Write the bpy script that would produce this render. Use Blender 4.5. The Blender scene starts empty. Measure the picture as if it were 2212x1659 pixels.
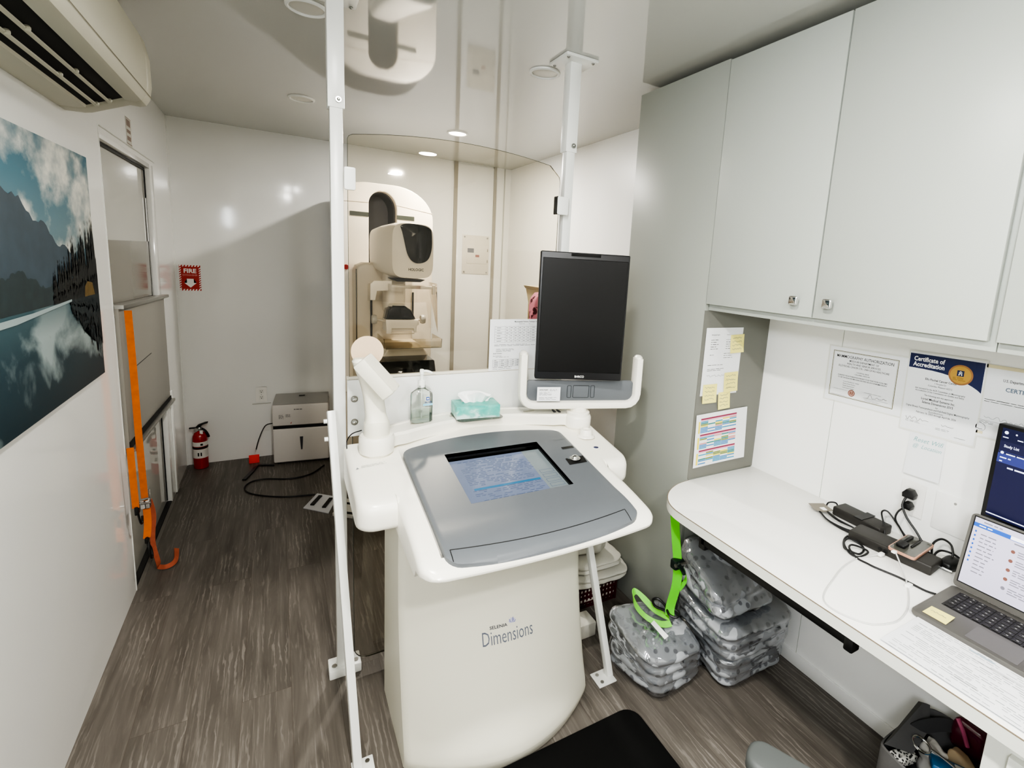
import bpy, bmesh, math, random
from mathutils import Vector, Matrix, noise as mnoise
random.seed(7)
C = bpy.context.scene.collection
PI = math.pi
sin, cos, rad = math.sin, math.cos, math.radians

# ------------------------------------------------------------------ colours and materials
def lin(h):
    h = h.lstrip('#')
    out = []
    for i in (0, 2, 4):
        c = int(h[i:i+2], 16) / 255
        out.append(c / 12.92 if c <= .04045 else ((c + .055) / 1.055) ** 2.4)
    return tuple(out) + (1.0,)

MATS = {}
def mat(name, col='#cccccc', rough=.5, metal=0., spec=.5, ior=1.5, coat=0., coat_r=.05, emit=0., ecol=None,
        bump=0., bscale=200., bdist=.002, var=0., vscale=4.):
    if name in MATS: return MATS[name]
    m = bpy.data.materials.new(name); m.use_nodes = True
    nt = m.node_tree; b = nt.nodes['Principled BSDF']
    c = lin(col)
    b.inputs['Base Color'].default_value = c
    b.inputs['Roughness'].default_value = rough
    b.inputs['Metallic'].default_value = metal
    b.inputs['Specular IOR Level'].default_value = spec
    b.inputs['IOR'].default_value = ior
    b.inputs['Coat Weight'].default_value = coat
    b.inputs['Coat Roughness'].default_value = coat_r
    if emit:
        b.inputs['Emission Color'].default_value = lin(ecol or col)
        b.inputs['Emission Strength'].default_value = emit
    if bump or var:
        tc = nt.nodes.new('ShaderNodeTexCoord')
        if bump:
            n = nt.nodes.new('ShaderNodeTexNoise'); n.inputs['Scale'].default_value = bscale
            n.inputs['Detail'].default_value = 3
            nt.links.new(tc.outputs['Object'], n.inputs['Vector'])
            bp = nt.nodes.new('ShaderNodeBump'); bp.inputs['Strength'].default_value = bump
            bp.inputs['Distance'].default_value = bdist
            nt.links.new(n.outputs['Fac'], bp.inputs['Height'])
            nt.links.new(bp.outputs['Normal'], b.inputs['Normal'])
        if var:
            n2 = nt.nodes.new('ShaderNodeTexNoise'); n2.inputs['Scale'].default_value = vscale
            n2.inputs['Detail'].default_value = 4
            nt.links.new(tc.outputs['Object'], n2.inputs['Vector'])
            mx = nt.nodes.new('ShaderNodeMix'); mx.data_type = 'RGBA'
            mx.inputs[6].default_value = tuple(x * (1 - var) for x in c[:3]) + (1,)
            mx.inputs[7].default_value = tuple(min(1, x * (1 + var)) for x in c[:3]) + (1,)
            nt.links.new(n2.outputs['Fac'], mx.inputs[0])
            nt.links.new(mx.outputs[2], b.inputs['Base Color'])
    MATS[name] = m
    return m

def glassmat(name, tint='#f4f0e6', rough=.0, refl=1.0, ior=1.5, base_gloss=0.):
    """clear sheet: see-through, with Fresnel reflections"""
    if name in MATS: return MATS[name]
    m = bpy.data.materials.new(name); m.use_nodes = True
    nt = m.node_tree; nt.nodes.clear()
    out = nt.nodes.new('ShaderNodeOutputMaterial')
    tr = nt.nodes.new('ShaderNodeBsdfTransparent'); tr.inputs[0].default_value = lin(tint)
    gl = nt.nodes.new('ShaderNodeBsdfGlossy'); gl.inputs['Roughness'].default_value = rough
    fr = nt.nodes.new('ShaderNodeFresnel'); fr.inputs[0].default_value = ior
    mu = nt.nodes.new('ShaderNodeMath'); mu.operation = 'MULTIPLY_ADD'
    mu.inputs[1].default_value = refl; mu.inputs[2].default_value = base_gloss  # constant share of gloss added on top of the Fresnel reflection
    mx = nt.nodes.new('ShaderNodeMixShader')
    nt.links.new(fr.outputs[0], mu.inputs[0]); nt.links.new(mu.outputs[0], mx.inputs[0])
    nt.links.new(tr.outputs[0], mx.inputs[1]); nt.links.new(gl.outputs[0], mx.inputs[2])
    nt.links.new(mx.outputs[0], out.inputs[0])
    MATS[name] = m
    return m

def nodes_of(name):
    m = bpy.data.materials.new(name); m.use_nodes = True
    MATS[name] = m
    nt = m.node_tree
    return m, nt, nt.nodes['Principled BSDF'], nt.nodes.new('ShaderNodeTexCoord')

# ------------------------------------------------------------------ mesh builder
class B:
    def __init__(s):
        s.v = []; s.f = []; s.mi = []; s.mats = []
    def m(s, material):
        if material not in s.mats: s.mats.append(material)
        return s.mats.index(material)
    def raw(s, vs, fs, material, M=None):
        o = len(s.v); k = s.m(material)
        for p in vs:
            p = Vector(p)
            s.v.append(M @ p if M is not None else p)
        for f in fs:
            s.f.append([o + i for i in f]); s.mi.append(k)
    def bm(s, bm, material, M=None):
        bm.verts.index_update()
        s.raw([v.co.copy() for v in bm.verts], [[v.index for v in f.verts] for f in bm.faces], material, M)
        bm.free()
    def box(s, x0, x1, y0, y1, z0, z1, material, bev=0., seg=2, M=None):
        bm = bmesh.new()
        bmesh.ops.create_cube(bm, size=1)
        for v in bm.verts:
            v.co = Vector(((x0 + x1) / 2 + v.co.x * (x1 - x0), (y0 + y1) / 2 + v.co.y * (y1 - y0), (z0 + z1) / 2 + v.co.z * (z1 - z0)))
        if bev: bmesh.ops.bevel(bm, geom=bm.edges[:], offset=bev, segments=seg, profile=.5, affect='EDGES')
        s.bm(bm, material, M)
    def prism(s, poly, axis, lo, hi, material, bev=0., seg=2, M=None):
        """poly: 2D outline; axis 'x': (y,z), 'y': (x,z), 'z': (x,y)"""
        bm = bmesh.new()
        def P(a, b, c):
            return {'x': (c, a, b), 'y': (a, c, b), 'z': (a, b, c)}[axis]
        lo_v = [bm.verts.new(P(a, b, lo)) for a, b in poly]
        hi_v = [bm.verts.new(P(a, b, hi)) for a, b in poly]
        n = len(poly)
        f1 = bm.faces.new(lo_v); f2 = bm.faces.new(hi_v)
        for i in range(n):
            bm.faces.new((lo_v[i], lo_v[(i+1) % n], hi_v[(i+1) % n], hi_v[i]))
        bmesh.ops.recalc_face_normals(bm, faces=bm.faces[:])
        if bev:
            ed = [e for e in bm.edges if (e.verts[0] in lo_v) == (e.verts[1] in lo_v)]
            bmesh.ops.bevel(bm, geom=ed, offset=bev, segments=seg, profile=.5, affect='EDGES', clamp_overlap=True)
        bmesh.ops.triangulate(bm, faces=[f for f in bm.faces if len(f.verts) > 4])
        s.bm(bm, material, M)
    def lathe(s, c, prof, material, seg=24, M=None, sx=1., sy=1.):
        vs, fs = [], []
        n = len(prof)
        for i in range(seg):
            a = 2 * PI * i / seg
            for r, z in prof: vs.append((c[0] + r * cos(a) * sx, c[1] + r * sin(a) * sy, c[2] + z))
        for i in range(seg):
            j = (i + 1) % seg
            for k in range(n - 1):
                fs.append((i*n+k, j*n+k, j*n+k+1, i*n+k+1))
        if prof[0][0] > 1e-6: fs.append([i*n for i in range(seg)][::-1])
        if prof[-1][0] > 1e-6: fs.append([i*n+n-1 for i in range(seg)])
        s.raw(vs, fs, material, M)
    def cyl(s, a, b, r, material, seg=16, r2=None, cap=True):
        a = Vector(a); b = Vector(b); d = (b - a)
        q = d.to_track_quat('Z', 'Y').to_matrix().to_4x4()
        L = d.length; r2 = r if r2 is None else r2
        s.lathe((0, 0, 0), [(r, 0), (r2, L)] if cap else [(r, 0), (r2, L)], material, seg, Matrix.Translation(a) @ q)
    def sphere(s, c, r, material, seg=16, M=None, sz=1.):
        n = seg // 2
        prof = [(max(1e-7, r * sin(PI * i / n)), -r * cos(PI * i / n) * sz) for i in range(n + 1)]
        prof[0] = (0, prof[0][1]); prof[-1] = (0, prof[-1][1])
        s.lathe(c, prof, material, seg, M)
    def tube(s, pts, r, material, seg=8, sub=6, closed=False):
        P = spline(pts, sub, closed) if sub else [Vector(p) for p in pts]
        n = len(P); vs, fs = [], []
        up = None
        for i, p in enumerate(P):
            t = (P[(i+1) % n] - P[i-1]) if closed else (P[min(i+1, n-1)] - P[max(i-1, 0)])
            t.normalize()
            if up is None:
                up = Vector((0, 0, 1)) if abs(t.z) < .9 else Vector((1, 0, 0))
            sd = t.cross(up)
            if sd.length < 1e-6: sd = t.orthogonal()
            sd.normalize(); up = sd.cross(t).normalized()
            for k in range(seg):
                a = 2 * PI * k / seg
                vs.append(p + sd * (r * cos(a)) + up * (r * sin(a)))
        for i in range(n if closed else n - 1):
            j = (i + 1) % n
            for k in range(seg):
                l = (k + 1) % seg
                fs.append((i*seg+k, i*seg+l, j*seg+l, j*seg+k))
        if not closed:
            fs.append(list(range(seg))[::-1]); fs.append([(n-1)*seg + k for k in range(seg)])
        s.raw(vs, fs, material)
    def ribbon(s, pts, wdir, w, th, material, sub=6):
        """flat strap: wdir is one width vector or one per point"""
        wd = wdir if isinstance(wdir, list) else [wdir] * len(pts)
        P = spline(pts, sub); W = spline(wd, sub)
        n = len(P); vs, fs = [], []
        for i, p in enumerate(P):
            t = (P[min(i+1, n-1)] - P[max(i-1, 0)]).normalized()
            a = W[i].normalized(); nn = t.cross(a)
            if nn.length < 1e-6: nn = t.orthogonal()
            nn.normalize()
            for u, h in ((-1, -1), (1, -1), (1, 1), (-1, 1)):
                vs.append(p + a * (u * w / 2) + nn * (h * th / 2))
        for i in range(n - 1):
            for k in range(4):
                l = (k + 1) % 4
                fs.append((i*4+k, i*4+l, i*4+4+l, i*4+4+k))
        fs.append((3, 2, 1, 0)); fs.append([(n-1)*4+k for k in range(4)])
        s.raw(vs, fs, material)
    def grid(s, fn, us, vs_, material):
        vs = [fn(u, v) for v in vs_ for u in us]
        n = len(us); fs = []
        for j in range(len(vs_) - 1):
            for i in range(n - 1):
                fs.append((j*n+i, j*n+i+1, (j+1)*n+i+1, (j+1)*n+i))
        s.raw(vs, fs, material)
    def soft(s, corners, material, n=10, r=.35, amp=.0, scale=8., seed=0., layers=0, lamp=.0, fn=None):
        """rounded, lumpy block. corners: 8 points, order (x-,y-,z-),(x+,y-,z-),(x+,y+,z-),(x-,y+,z-) then z+"""
        cs = [Vector(c) for c in corners]
        bm = bmesh.new(); bmesh.ops.create_cube(bm, size=2)
        bmesh.ops.subdivide_edges(bm, edges=bm.edges[:], cuts=n, use_grid_fill=True)
        ctr = sum(cs, Vector()) / 8
        for v in bm.verts:
            p = v.co
            q = Vector([max(-1 + r, min(1 - r, c)) for c in p])
            d = p - q
            if d.length > 1e-9:
                d.normalize(); p = q + d * r
            x, y, z = (p.x + 1) / 2, (p.y + 1) / 2, (p.z + 1) / 2
            w = [(1-x)*(1-y)*(1-z), x*(1-y)*(1-z), x*y*(1-z), (1-x)*y*(1-z), (1-x)*(1-y)*z, x*(1-y)*z, x*y*z, (1-x)*y*z]
            P = Vector()
            for a, c in zip(w, cs): P += c * a
            side = max(abs(p.x), abs(p.y)) > abs(p.z) * .92
            o = (P - ctr).normalized()
            if amp: P = P + o * (amp * mnoise.fractal(P * scale + Vector((seed, seed * 2, 0)), 1., 2., 3))
            if layers and side:
                P = P + Vector((o.x, o.y, 0)) * (lamp * abs(sin(PI * layers * z + 1.2 * mnoise.noise(P * 6))) )
            if fn: P = fn(P, z)
            v.co = P
        s.bm(bm, material)
    def text(s, body, size, place, material, align='LEFT', bold=0., sx=1., slant=0.):
        """place: function (x, y) -> 3D point; x to the right, y up, in text space"""
        cu = bpy.data.curves.new('lettering', 'FONT')
        cu.body = body; cu.size = size; cu.align_x = align; cu.offset = bold * size; cu.resolution_u = 2; cu.shear = slant
        ob = bpy.data.objects.new('lettering', cu)
        me = ob.to_mesh()
        vs = [place(v.co.x * sx, v.co.y) for v in me.vertices]
        fs = [list(p.vertices) for p in me.polygons]
        if fs: s.raw(vs, fs, material)
        ob.to_mesh_clear()
        bpy.data.objects.remove(ob); bpy.data.curves.remove(cu)
    def make(s, name, parent=None, label=None, cat=None, group=None, kind=None, sharp=32, origin=None):
        if origin is None:
            lo = [min(p[i] for p in s.v) for i in range(3)]; hi = [max(p[i] for p in s.v) for i in range(3)]
            origin = Vector(((lo[0]+hi[0])/2, (lo[1]+hi[1])/2, lo[2]))
        else: origin = Vector(origin)
        me = bpy.data.meshes.new(name)
        me.from_pydata([tuple(p - origin) for p in s.v], [], s.f)
        for m in s.mats: me.materials.append(m)
        me.polygons.foreach_set('material_index', s.mi)
        me.validate(); me.update()
        bm = bmesh.new(); bm.from_mesh(me)
        bmesh.ops.recalc_face_normals(bm, faces=bm.faces[:]); bm.to_mesh(me); bm.free()
        me.shade_smooth()
        if sharp: me.set_sharp_from_angle(angle=rad(sharp))
        o = bpy.data.objects.new(name, me); C.objects.link(o)
        o.location = origin
        if parent is not None: attach(o, parent)
        return tag(o, label, cat, group, kind)

def attach(o, parent):
    o.parent = parent
    M = Matrix.Identity(4); p = parent
    while p is not None:
        M = Matrix.Translation(p.location) @ M if p.parent is None else M
        p = p.parent
    # every parent here is only translated: express the child relative to the parent's world location
    w = world_loc(parent)
    o.location = o.location - w

def world_loc(o):
    w = Vector(o.location)
    p = o.parent
    while p is not None:
        w = w + Vector(p.location); p = p.parent
    return w

def tag(o, label=None, cat=None, group=None, kind=None):
    if label: o['label'] = label
    if cat: o['category'] = cat
    if group: o['group'] = group
    if kind: o['kind'] = kind
    return o

def thing(name, label, cat, loc, group=None, kind=None):
    o = bpy.data.objects.new(name, None); C.objects.link(o)
    o.location = loc; o.empty_display_size = .05
    return tag(o, label, cat, group, kind)

def spline(pts, sub=6, closed=False):
    P = [Vector(p) for p in pts]; n = len(P)
    if n < 3 or sub < 2: return P
    out = []
    rng = range(n if closed else n - 1)
    for i in rng:
        if closed: a, b, c, d = P[i-1], P[i], P[(i+1) % n], P[(i+2) % n]
        else: a, b, c, d = P[max(i-1, 0)], P[i], P[i+1], P[min(i+2, n-1)]
        for k in range(sub):
            t = k / sub
            out.append(.5 * ((2*b) + (c-a)*t + (2*a-5*b+4*c-d)*t*t + (3*b-a-3*c+d)*t**3))
    if not closed: out.append(P[-1])
    return out

def arc(cx, cy, r, a0, a1, n=6, ry=None):
    ry = r if ry is None else ry
    return [(cx + r * cos(rad(a0 + (a1-a0)*i/n)), cy + ry * sin(rad(a0 + (a1-a0)*i/n))) for i in range(n + 1)]

def rrect(x0, x1, y0, y1, r, n=4):
    return arc(x1-r, y0+r, r, -90, 0, n) + arc(x1-r, y1-r, r, 0, 90, n) + arc(x0+r, y1-r, r, 90, 180, n) + arc(x0+r, y0+r, r, 180, 270, n)

def lerp(a, b, t): return a + (b - a) * t

class Sheet(B):
    """flat printed thing: origin = top left corner, u = right, v = down, n = towards the reader"""
    def __init__(s, o, u, v, w, h, curl=None, lift=.0006):
        super().__init__()
        s.o = Vector(o); s.u = Vector(u).normalized(); s.vv = Vector(v).normalized(); s.n = s.vv.cross(s.u)
        s.w, s.h, s.curl, s.lift = w, h, curl, lift; s.kx = s.ky = 1.0
    def P(s, x, y, l=0):
        c = s.curl(x / s.w, y / s.h) if s.curl else 0
        return s.o + s.u * (x * s.kx) + s.vv * (y * s.ky) + s.n * (s.lift + l * .0004 + c)
    def base(s, material, edge=None, n=1, th=.0005):
        k = 10 if s.curl else n
        us = [s.w * i / k for i in range(k + 1)]; vs = [s.h * i / k for i in range(k + 1)]
        s.grid(lambda x, y: s.P(x, y), us, vs, material)
        s.grid(lambda x, y: s.P(x, y) - s.n * th, us, vs, edge or material)
    def rect(s, x, y, w, h, material, l=1):
        k = 6 if s.curl else 1
        s.grid(lambda a, b: s.P(a, b, l), [x + w*i/k for i in range(k+1)], [y + h*i/k for i in range(k+1)], material)
    def frame(s, x, y, w, h, t, material, l=1):
        s.rect(x, y, w, t, material, l); s.rect(x, y+h-t, w, t, material, l)
        s.rect(x, y, t, h, material, l); s.rect(x+w-t, y, t, h, material, l)
    def poly(s, pts, material, l=1):
        bm = bmesh.new(); vs = [bm.verts.new(s.P(x, y, l)) for x, y in pts]
        bm.faces.new(vs); bmesh.ops.triangulate(bm, faces=bm.faces[:]); s.bm(bm, material)
    def disc(s, x, y, r, material, l=1, n=24):
        s.poly([(x + r*cos(2*PI*i/n), y + r*sin(2*PI*i/n)) for i in range(n)], material, l)
    def txt(s, x, y, size, body, material, align='LEFT', bold=0., l=2, sx=1., slant=0.):
        s.text(body, size, lambda a, b: s.P(x + a, y - b, l), material, align, bold, sx, slant)
    def lines(s, x, y, w, n, gap, t, material, l=1, ragged=.3):
        """rows of small print drawn as broken word strokes"""
        for i in range(n):
            xx = x; end = x + w * (1 - random.random() * ragged)
            while xx < end:
                ww = random.uniform(.010, .03) * min(1, w / .12 + .3)
                s.rect(xx, y + i*gap, min(ww, end - xx), t, material, l); xx += ww + .0035
    def scribble(s, x, y, w, h, material, t=.0006, n=10, l=2, seed=0):
        rr = random.Random(seed); px = []
        for i in range(n):
            px.append((x + w * i / (n - 1), y + h * (rr.random() - .5)))
        pts = spline([(a, b, 0) for a, b in px], 4)
        for a, b in zip(pts, pts[1:]):
            d = (b - a); nn = Vector((-d.y, d.x, 0))
            if nn.length < 1e-9: continue
            nn = nn.normalized() * t
            s.poly([(a.x - nn.x, a.y - nn.y), (b.x - nn.x, b.y - nn.y), (b.x + nn.x, b.y + nn.y), (a.x + nn.x, a.y + nn.y)], material, l)
# ================================================================== camera
cam = bpy.data.cameras.new('camera'); camo = bpy.data.objects.new('camera', cam); C.objects.link(camo)
W_, H_ = 2212, 1659
F_, PX, PY = 1071.7589, 1215.0864, 742.1802
cam.sensor_fit = 'HORIZONTAL'; cam.sensor_width = 36; cam.lens = F_ / W_ * 36
cam.shift_x = (W_ / 2 - PX) / W_; cam.shift_y = (PY - H_ / 2) / W_
cam.clip_start = .02
Rw = Matrix(((0.8680, -0.4931, 0.0591), (-0.0277, -0.1669, -0.9856), (0.4958, 0.8538, -0.1586)))   # rows: right, down, forward
rt, dn, fw = [Vector(r).normalized() for r in Rw]
dn = (dn - fw * dn.dot(fw)).normalized(); rt = dn.cross(fw)
camo.matrix_world = Matrix(((rt.x, -dn.x, -fw.x, 0), (rt.y, -dn.y, -fw.y, 0), (rt.z, -dn.z, -fw.z, 1.58), (0, 0, 0, 1)))
bpy.context.scene.camera = camo

# ================================================================== materials
WALL = mat('glossy_wall_panel', '#e9e9e6', rough=.09, spec=.5, bump=.015, bscale=30, bdist=.004)
WALLR = mat('desk_wall_panel', '#efefec', rough=.35)
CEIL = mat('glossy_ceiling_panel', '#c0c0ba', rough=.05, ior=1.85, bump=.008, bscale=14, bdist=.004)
SEAM = mat('panel_seam', '#b9b9b2', rough=.4)
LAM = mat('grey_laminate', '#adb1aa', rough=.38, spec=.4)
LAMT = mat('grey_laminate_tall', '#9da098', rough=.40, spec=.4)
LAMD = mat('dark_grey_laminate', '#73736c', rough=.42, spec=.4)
DESKW = mat('white_laminate', '#efeee9', rough=.34, spec=.35)
EDGE = mat('edge_band', '#dedfd6', rough=.4)
SEAMB = mat('brown_seam', '#7d705e', rough=.6)
WPAINT = mat('white_powder_coat', '#e9eae6', rough=.3, bump=.05, bscale=600, bdist=.0006)
CHROME = mat('chrome', '#e6e6e6', rough=.08, metal=1)
STEEL = mat('bolt_steel', '#a9a9a6', rough=.28, metal=1)
ALU = mat('aluminium', '#b4b3ae', rough=.35, metal=.9)
ALUD = mat('dull_grey_metal', '#9a978f', rough=.3, metal=.15, spec=.6)
BLACK = mat('black_plastic', '#131313', rough=.4)
BLACKM = mat('black_rubber', '#0c0c0c', rough=.75, spec=.25, bump=.3, bscale=900, bdist=.0006)
BLACKG = mat('black_gloss', '#060606', rough=.06)
CREAM = mat('cream_plastic', '#eae6d8', rough=.34)
CREAM2 = mat('console_cream', '#dfdccd', rough=.38)
CREAM3 = mat('console_white', '#ebe8dd', rough=.28)
CGREY = mat('console_grey', '#62666a', rough=.34, spec=.5)
CGREY2 = mat('console_grey_front', '#6b7176', rough=.4)
PAPER = mat('paper', '#e2e3e4', rough=.7, spec=.2)
INK = mat('ink', '#161616', rough=.8)
INKL = mat('light_ink', '#5a5a5a', rough=.8)
INKP = mat('pencil_ink', '#85888a', rough=.8)
YNOTE = mat('yellow_note', '#ebe289', rough=.75)
NAVY = mat('navy_print', '#1d2650', rough=.35)
GOLD = mat('gold_print', '#c39a4b', rough=.3, metal=.3)
RED = mat('extinguisher_red', '#a3161a', rough=.25, coat=.4)
REDP = mat('red_print', '#b5251f', rough=.45)
WHITE = mat('plain_white', '#f2f2ee', rough=.5)
ORANGE = mat('orange_webbing', '#d8742c', rough=.85, spec=.2, bump=.5, bscale=500, bdist=.001, var=.22, vscale=45)
ORANGE2 = mat('faded_orange_webbing', '#b5644c', rough=.85, spec=.2, var=.2, vscale=50, bump=.5, bscale=500, bdist=.001)
GREEN = mat('lime_webbing', '#62c92c', rough=.6, bump=.4, bscale=500, bdist=.001)
CABLE = mat('cable_black', '#161616', rough=.5)
WCABLE = mat('cable_white', '#c9c9c6', rough=.4)
LIGHTON = mat('lit_lens', '#fff4e0', emit=9.0, ecol='#fff1dc')
DARKIN = mat('dark_recess', '#1a1a19', rough=.7)
GLASS = glassmat('clear_shield', '#faf7f0', refl=.7, ior=1.5)

def wood():
    m, nt, b, tc = nodes_of('vinyl_wood_planks')
    N = nt.nodes.new; L = nt.links.new
    mp = N('ShaderNodeMapping'); L(tc.outputs['Object'], mp.inputs['Vector'])
    sep = N('ShaderNodeSeparateXYZ'); L(mp.outputs[0], sep.inputs[0])
    # planks run along y: swap so that the brick rows run across x
    cmb = N('ShaderNodeCombineXYZ'); L(sep.outputs[1], cmb.inputs[0]); L(sep.outputs[0], cmb.inputs[1])
    br = N('ShaderNodeTexBrick'); L(cmb.outputs[0], br.inputs['Vector'])
    br.inputs['Scale'].default_value = 1; br.inputs['Brick Width'].default_value = 1.22; br.inputs['Row Height'].default_value = .152
    br.inputs['Mortar Size'].default_value = .0006; br.inputs['Mortar Smooth'].default_value = .1; br.offset = .37
    br.inputs['Color1'].default_value = (.2, .2, .2, 1); br.inputs['Color2'].default_value = (.9, .9, .9, 1); br.inputs['Mortar'].default_value = (.5, .5, .5, 1)
    # grain, stretched along y, shifted per plank
    add = N('ShaderNodeVectorMath'); add.operation = 'MULTIPLY_ADD'
    L(br.outputs['Color'], add.inputs[0]); add.inputs[1].default_value = (3.1, 7.7, 5.3); L(mp.outputs[0], add.inputs[2])
    def stretched(sx, sy, scale, detail, dist=0.):
        mm = N('ShaderNodeMapping'); L(add.outputs[0], mm.inputs['Vector']); mm.inputs['Scale'].default_value = (sx, sy, 1)
        n = N('ShaderNodeTexNoise'); n.inputs['Scale'].default_value = scale; n.inputs['Detail'].default_value = detail
        n.inputs['Distortion'].default_value = dist; n.inputs['Roughness'].default_value = .6
        L(mm.outputs[0], n.inputs['Vector']); return n
    n1 = stretched(10, 1.0, 2.0, 6, .9)
    n2 = stretched(60, 2.2, 2.0, 6, .4)
    n3 = stretched(3.0, .5, 2.0, 3, .5)
    r1 = N('ShaderNodeValToRGB'); L(n1.outputs['Fac'], r1.inputs[0])
    e = r1.color_ramp.elements
    e[0].position = .30; e[0].color = lin('#57524c'); e[1].position = .76; e[1].color = lin('#75706a')
    k = e.new(.5); k.color = lin('#65605a')
    # pale limed streaks
    r2 = N('ShaderNodeValToRGB'); L(n2.outputs['Fac'], r2.inputs[0])
    r2.color_ramp.elements[0].position = .56; r2.color_ramp.elements[0].color = (0, 0, 0, 1)
    r2.color_ramp.elements[1].position = .78; r2.color_ramp.elements[1].color = (1, 1, 1, 1)
    mu = N('ShaderNodeMath'); mu.operation = 'MULTIPLY'; L(r2.outputs[0], mu.inputs[0]); L(n1.outputs['Fac'], mu.inputs[1])
    mx = N('ShaderNodeMix'); mx.data_type = 'RGBA'; 
    # cathedral grain: stretched distorted bands, shown only in patches
    mw_ = N('ShaderNodeMapping'); L(add.outputs[0], mw_.inputs['Vector']); mw_.inputs['Scale'].default_value = (1, .16, 1)
    wv = N('ShaderNodeTexWave'); wv.bands_direction = 'X'; wv.inputs['Scale'].default_value = 16; wv.inputs['Distortion'].default_value = 9; wv.inputs['Detail'].default_value = 4
    wv.inputs['Detail Scale'].default_value = 1.6; wv.inputs['Detail Roughness'].default_value = .62; L(mw_.outputs[0], wv.inputs['Vector'])
    rw = N('ShaderNodeValToRGB'); L(wv.outputs['Fac'], rw.inputs[0]); rw.color_ramp.elements[0].position = .80; rw.color_ramp.elements[0].color = (0, 0, 0, 1); rw.color_ramp.elements[1].position = .97; rw.color_ramp.elements[1].color = (.46, .46, .46, 1)
    pm = stretched(4.5, 1.3, 2.0, 4, .3); rp = N('ShaderNodeValToRGB'); L(pm.outputs['Fac'], rp.inputs[0]); rp.color_ramp.elements[0].position = .47; rp.color_ramp.elements[1].position = .62
    mg_ = N('ShaderNodeMath'); mg_.operation = 'MULTIPLY'; L(rw.outputs[0], mg_.inputs[0]); L(rp.outputs[0], mg_.inputs[1])
    ad_ = N('ShaderNodeMath'); ad_.operation = 'MAXIMUM'; L(mu.outputs[0], ad_.inputs[0]); L(mg_.outputs[0], ad_.inputs[1])
    L(ad_.outputs[0], mx.inputs[0]); L(r1.outputs[0], mx.inputs[6]); mx.inputs[7].default_value = lin('#a39e97')
    # plank to plank tone
    ml = N('ShaderNodeMix'); ml.data_type = 'RGBA'; ml.blend_type = 'MULTIPLY'; ml.inputs[0].default_value = .30
    rr = N('ShaderNodeValToRGB'); L(br.outputs['Color'], rr.inputs[0])
    rr.color_ramp.elements[0].color = (.80, .79, .77, 1); rr.color_ramp.elements[1].color = (1.12, 1.1, 1.08, 1)
    L(mx.outputs[2], ml.inputs[6]); L(rr.outputs[0], ml.inputs[7])
    m3 = N('ShaderNodeMix'); m3.data_type = 'RGBA'; m3.blend_type = 'MULTIPLY'; m3.inputs[0].default_value = .5
    r3 = N('ShaderNodeValToRGB'); L(n3.outputs['Fac'], r3.inputs[0])
    r3.color_ramp.elements[0].position = .35; r3.color_ramp.elements[0].color = (.74, .72, .71, 1); r3.color_ramp.elements[1].position = .65; r3.color_ramp.elements[1].color = (1.1, 1.1, 1.1, 1)
    L(ml.outputs[2], m3.inputs[6]); L(r3.outputs[0], m3.inputs[7])
    # joints
    mj = N('ShaderNodeMix'); mj.data_type = 'RGBA'; L(br.outputs['Fac'], mj.inputs[0]); L(m3.outputs[2], mj.inputs[6]); mj.inputs[7].default_value = lin('#544b42')
    L(mj.outputs[2], b.inputs['Base Color'])
    b.inputs['Roughness'].default_value = .42; b.inputs['Specular IOR Level'].default_value = .35
    bp = N('ShaderNodeBump'); bp.inputs['Strength'].default_value = .12; bp.inputs['Distance'].default_value = .002
    L(n2.outputs['Fac'], bp.inputs['Height']); L(bp.outputs[0], b.inputs['Normal'])
    return m
WOOD = wood()

# ================================================================== room shell
XL, XR, YB, YF, ZC = -.594, 1.819, 4.212, -3.0, 2.367
def S(b, name, **k): return b.make(name, kind='structure', **k)
b = B(); b.box(XL-.1, XR+.1, YF-.1, YB+.1, -.08, 0, WOOD); S(b, 'floor')
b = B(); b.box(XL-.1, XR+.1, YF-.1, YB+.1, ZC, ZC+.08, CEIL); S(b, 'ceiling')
# left wall with the doorway cut out
b = B()
b.box(XL-.1, XL, YF, -1.36, 0, ZC, WALL); b.box(XL-.1, XL, .42, 2.70, 0, ZC, WALL)
b.box(XL-.1, XL, -1.36, .42, 0, 1.83, WALL); b.box(XL-.1, XL, -1.36, .42, 2.08, ZC, WALL)
b.box(XL-.1, XL, 3.70, YB, 0, ZC, WALL)
b.box(XL-.1, XL, 2.70, 3.70, 1.985, ZC, WALL)
S(b, 'wall_left')
b = B(); b.box(XL-.1, XR+.1, YB, YB+.1, 0, ZC, WALL); S(b, 'wall_back')
b = B(); b.box(XR, XR+.1, YF, YB, 0, ZC, WALLR); S(b, 'wall_right')
b = B(); b.box(XL-.1, XR+.1, YF-.1, YF, 0, ZC, WALL); S(b, 'wall_front')
# slot window high in the left wall, beside and behind the camera
wd = thing('window_1', None, None, (XL-.05, -.47, 1.83), kind='structure')
b = B()
for q in ((-1.36, .42, 1.83, 1.85), (-1.36, .42, 2.06, 2.08), (-1.36, -1.34, 1.83, 2.08), (.40, .42, 1.83, 2.08), (-.485, -.455, 1.83, 2.08)):
    b.box(XL-.08, XL-.01, q[0], q[1], q[2], q[3], ALU)
b.make('window_frame', wd)
b = B(); b.box(XL-.066, XL-.060, -1.35, .41, 1.84, 2.07, mat('daylit_pane', '#eef4ff', rough=.05, emit=6, ecol='#e8f1ff')); b.make('window_pane', wd)

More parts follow.
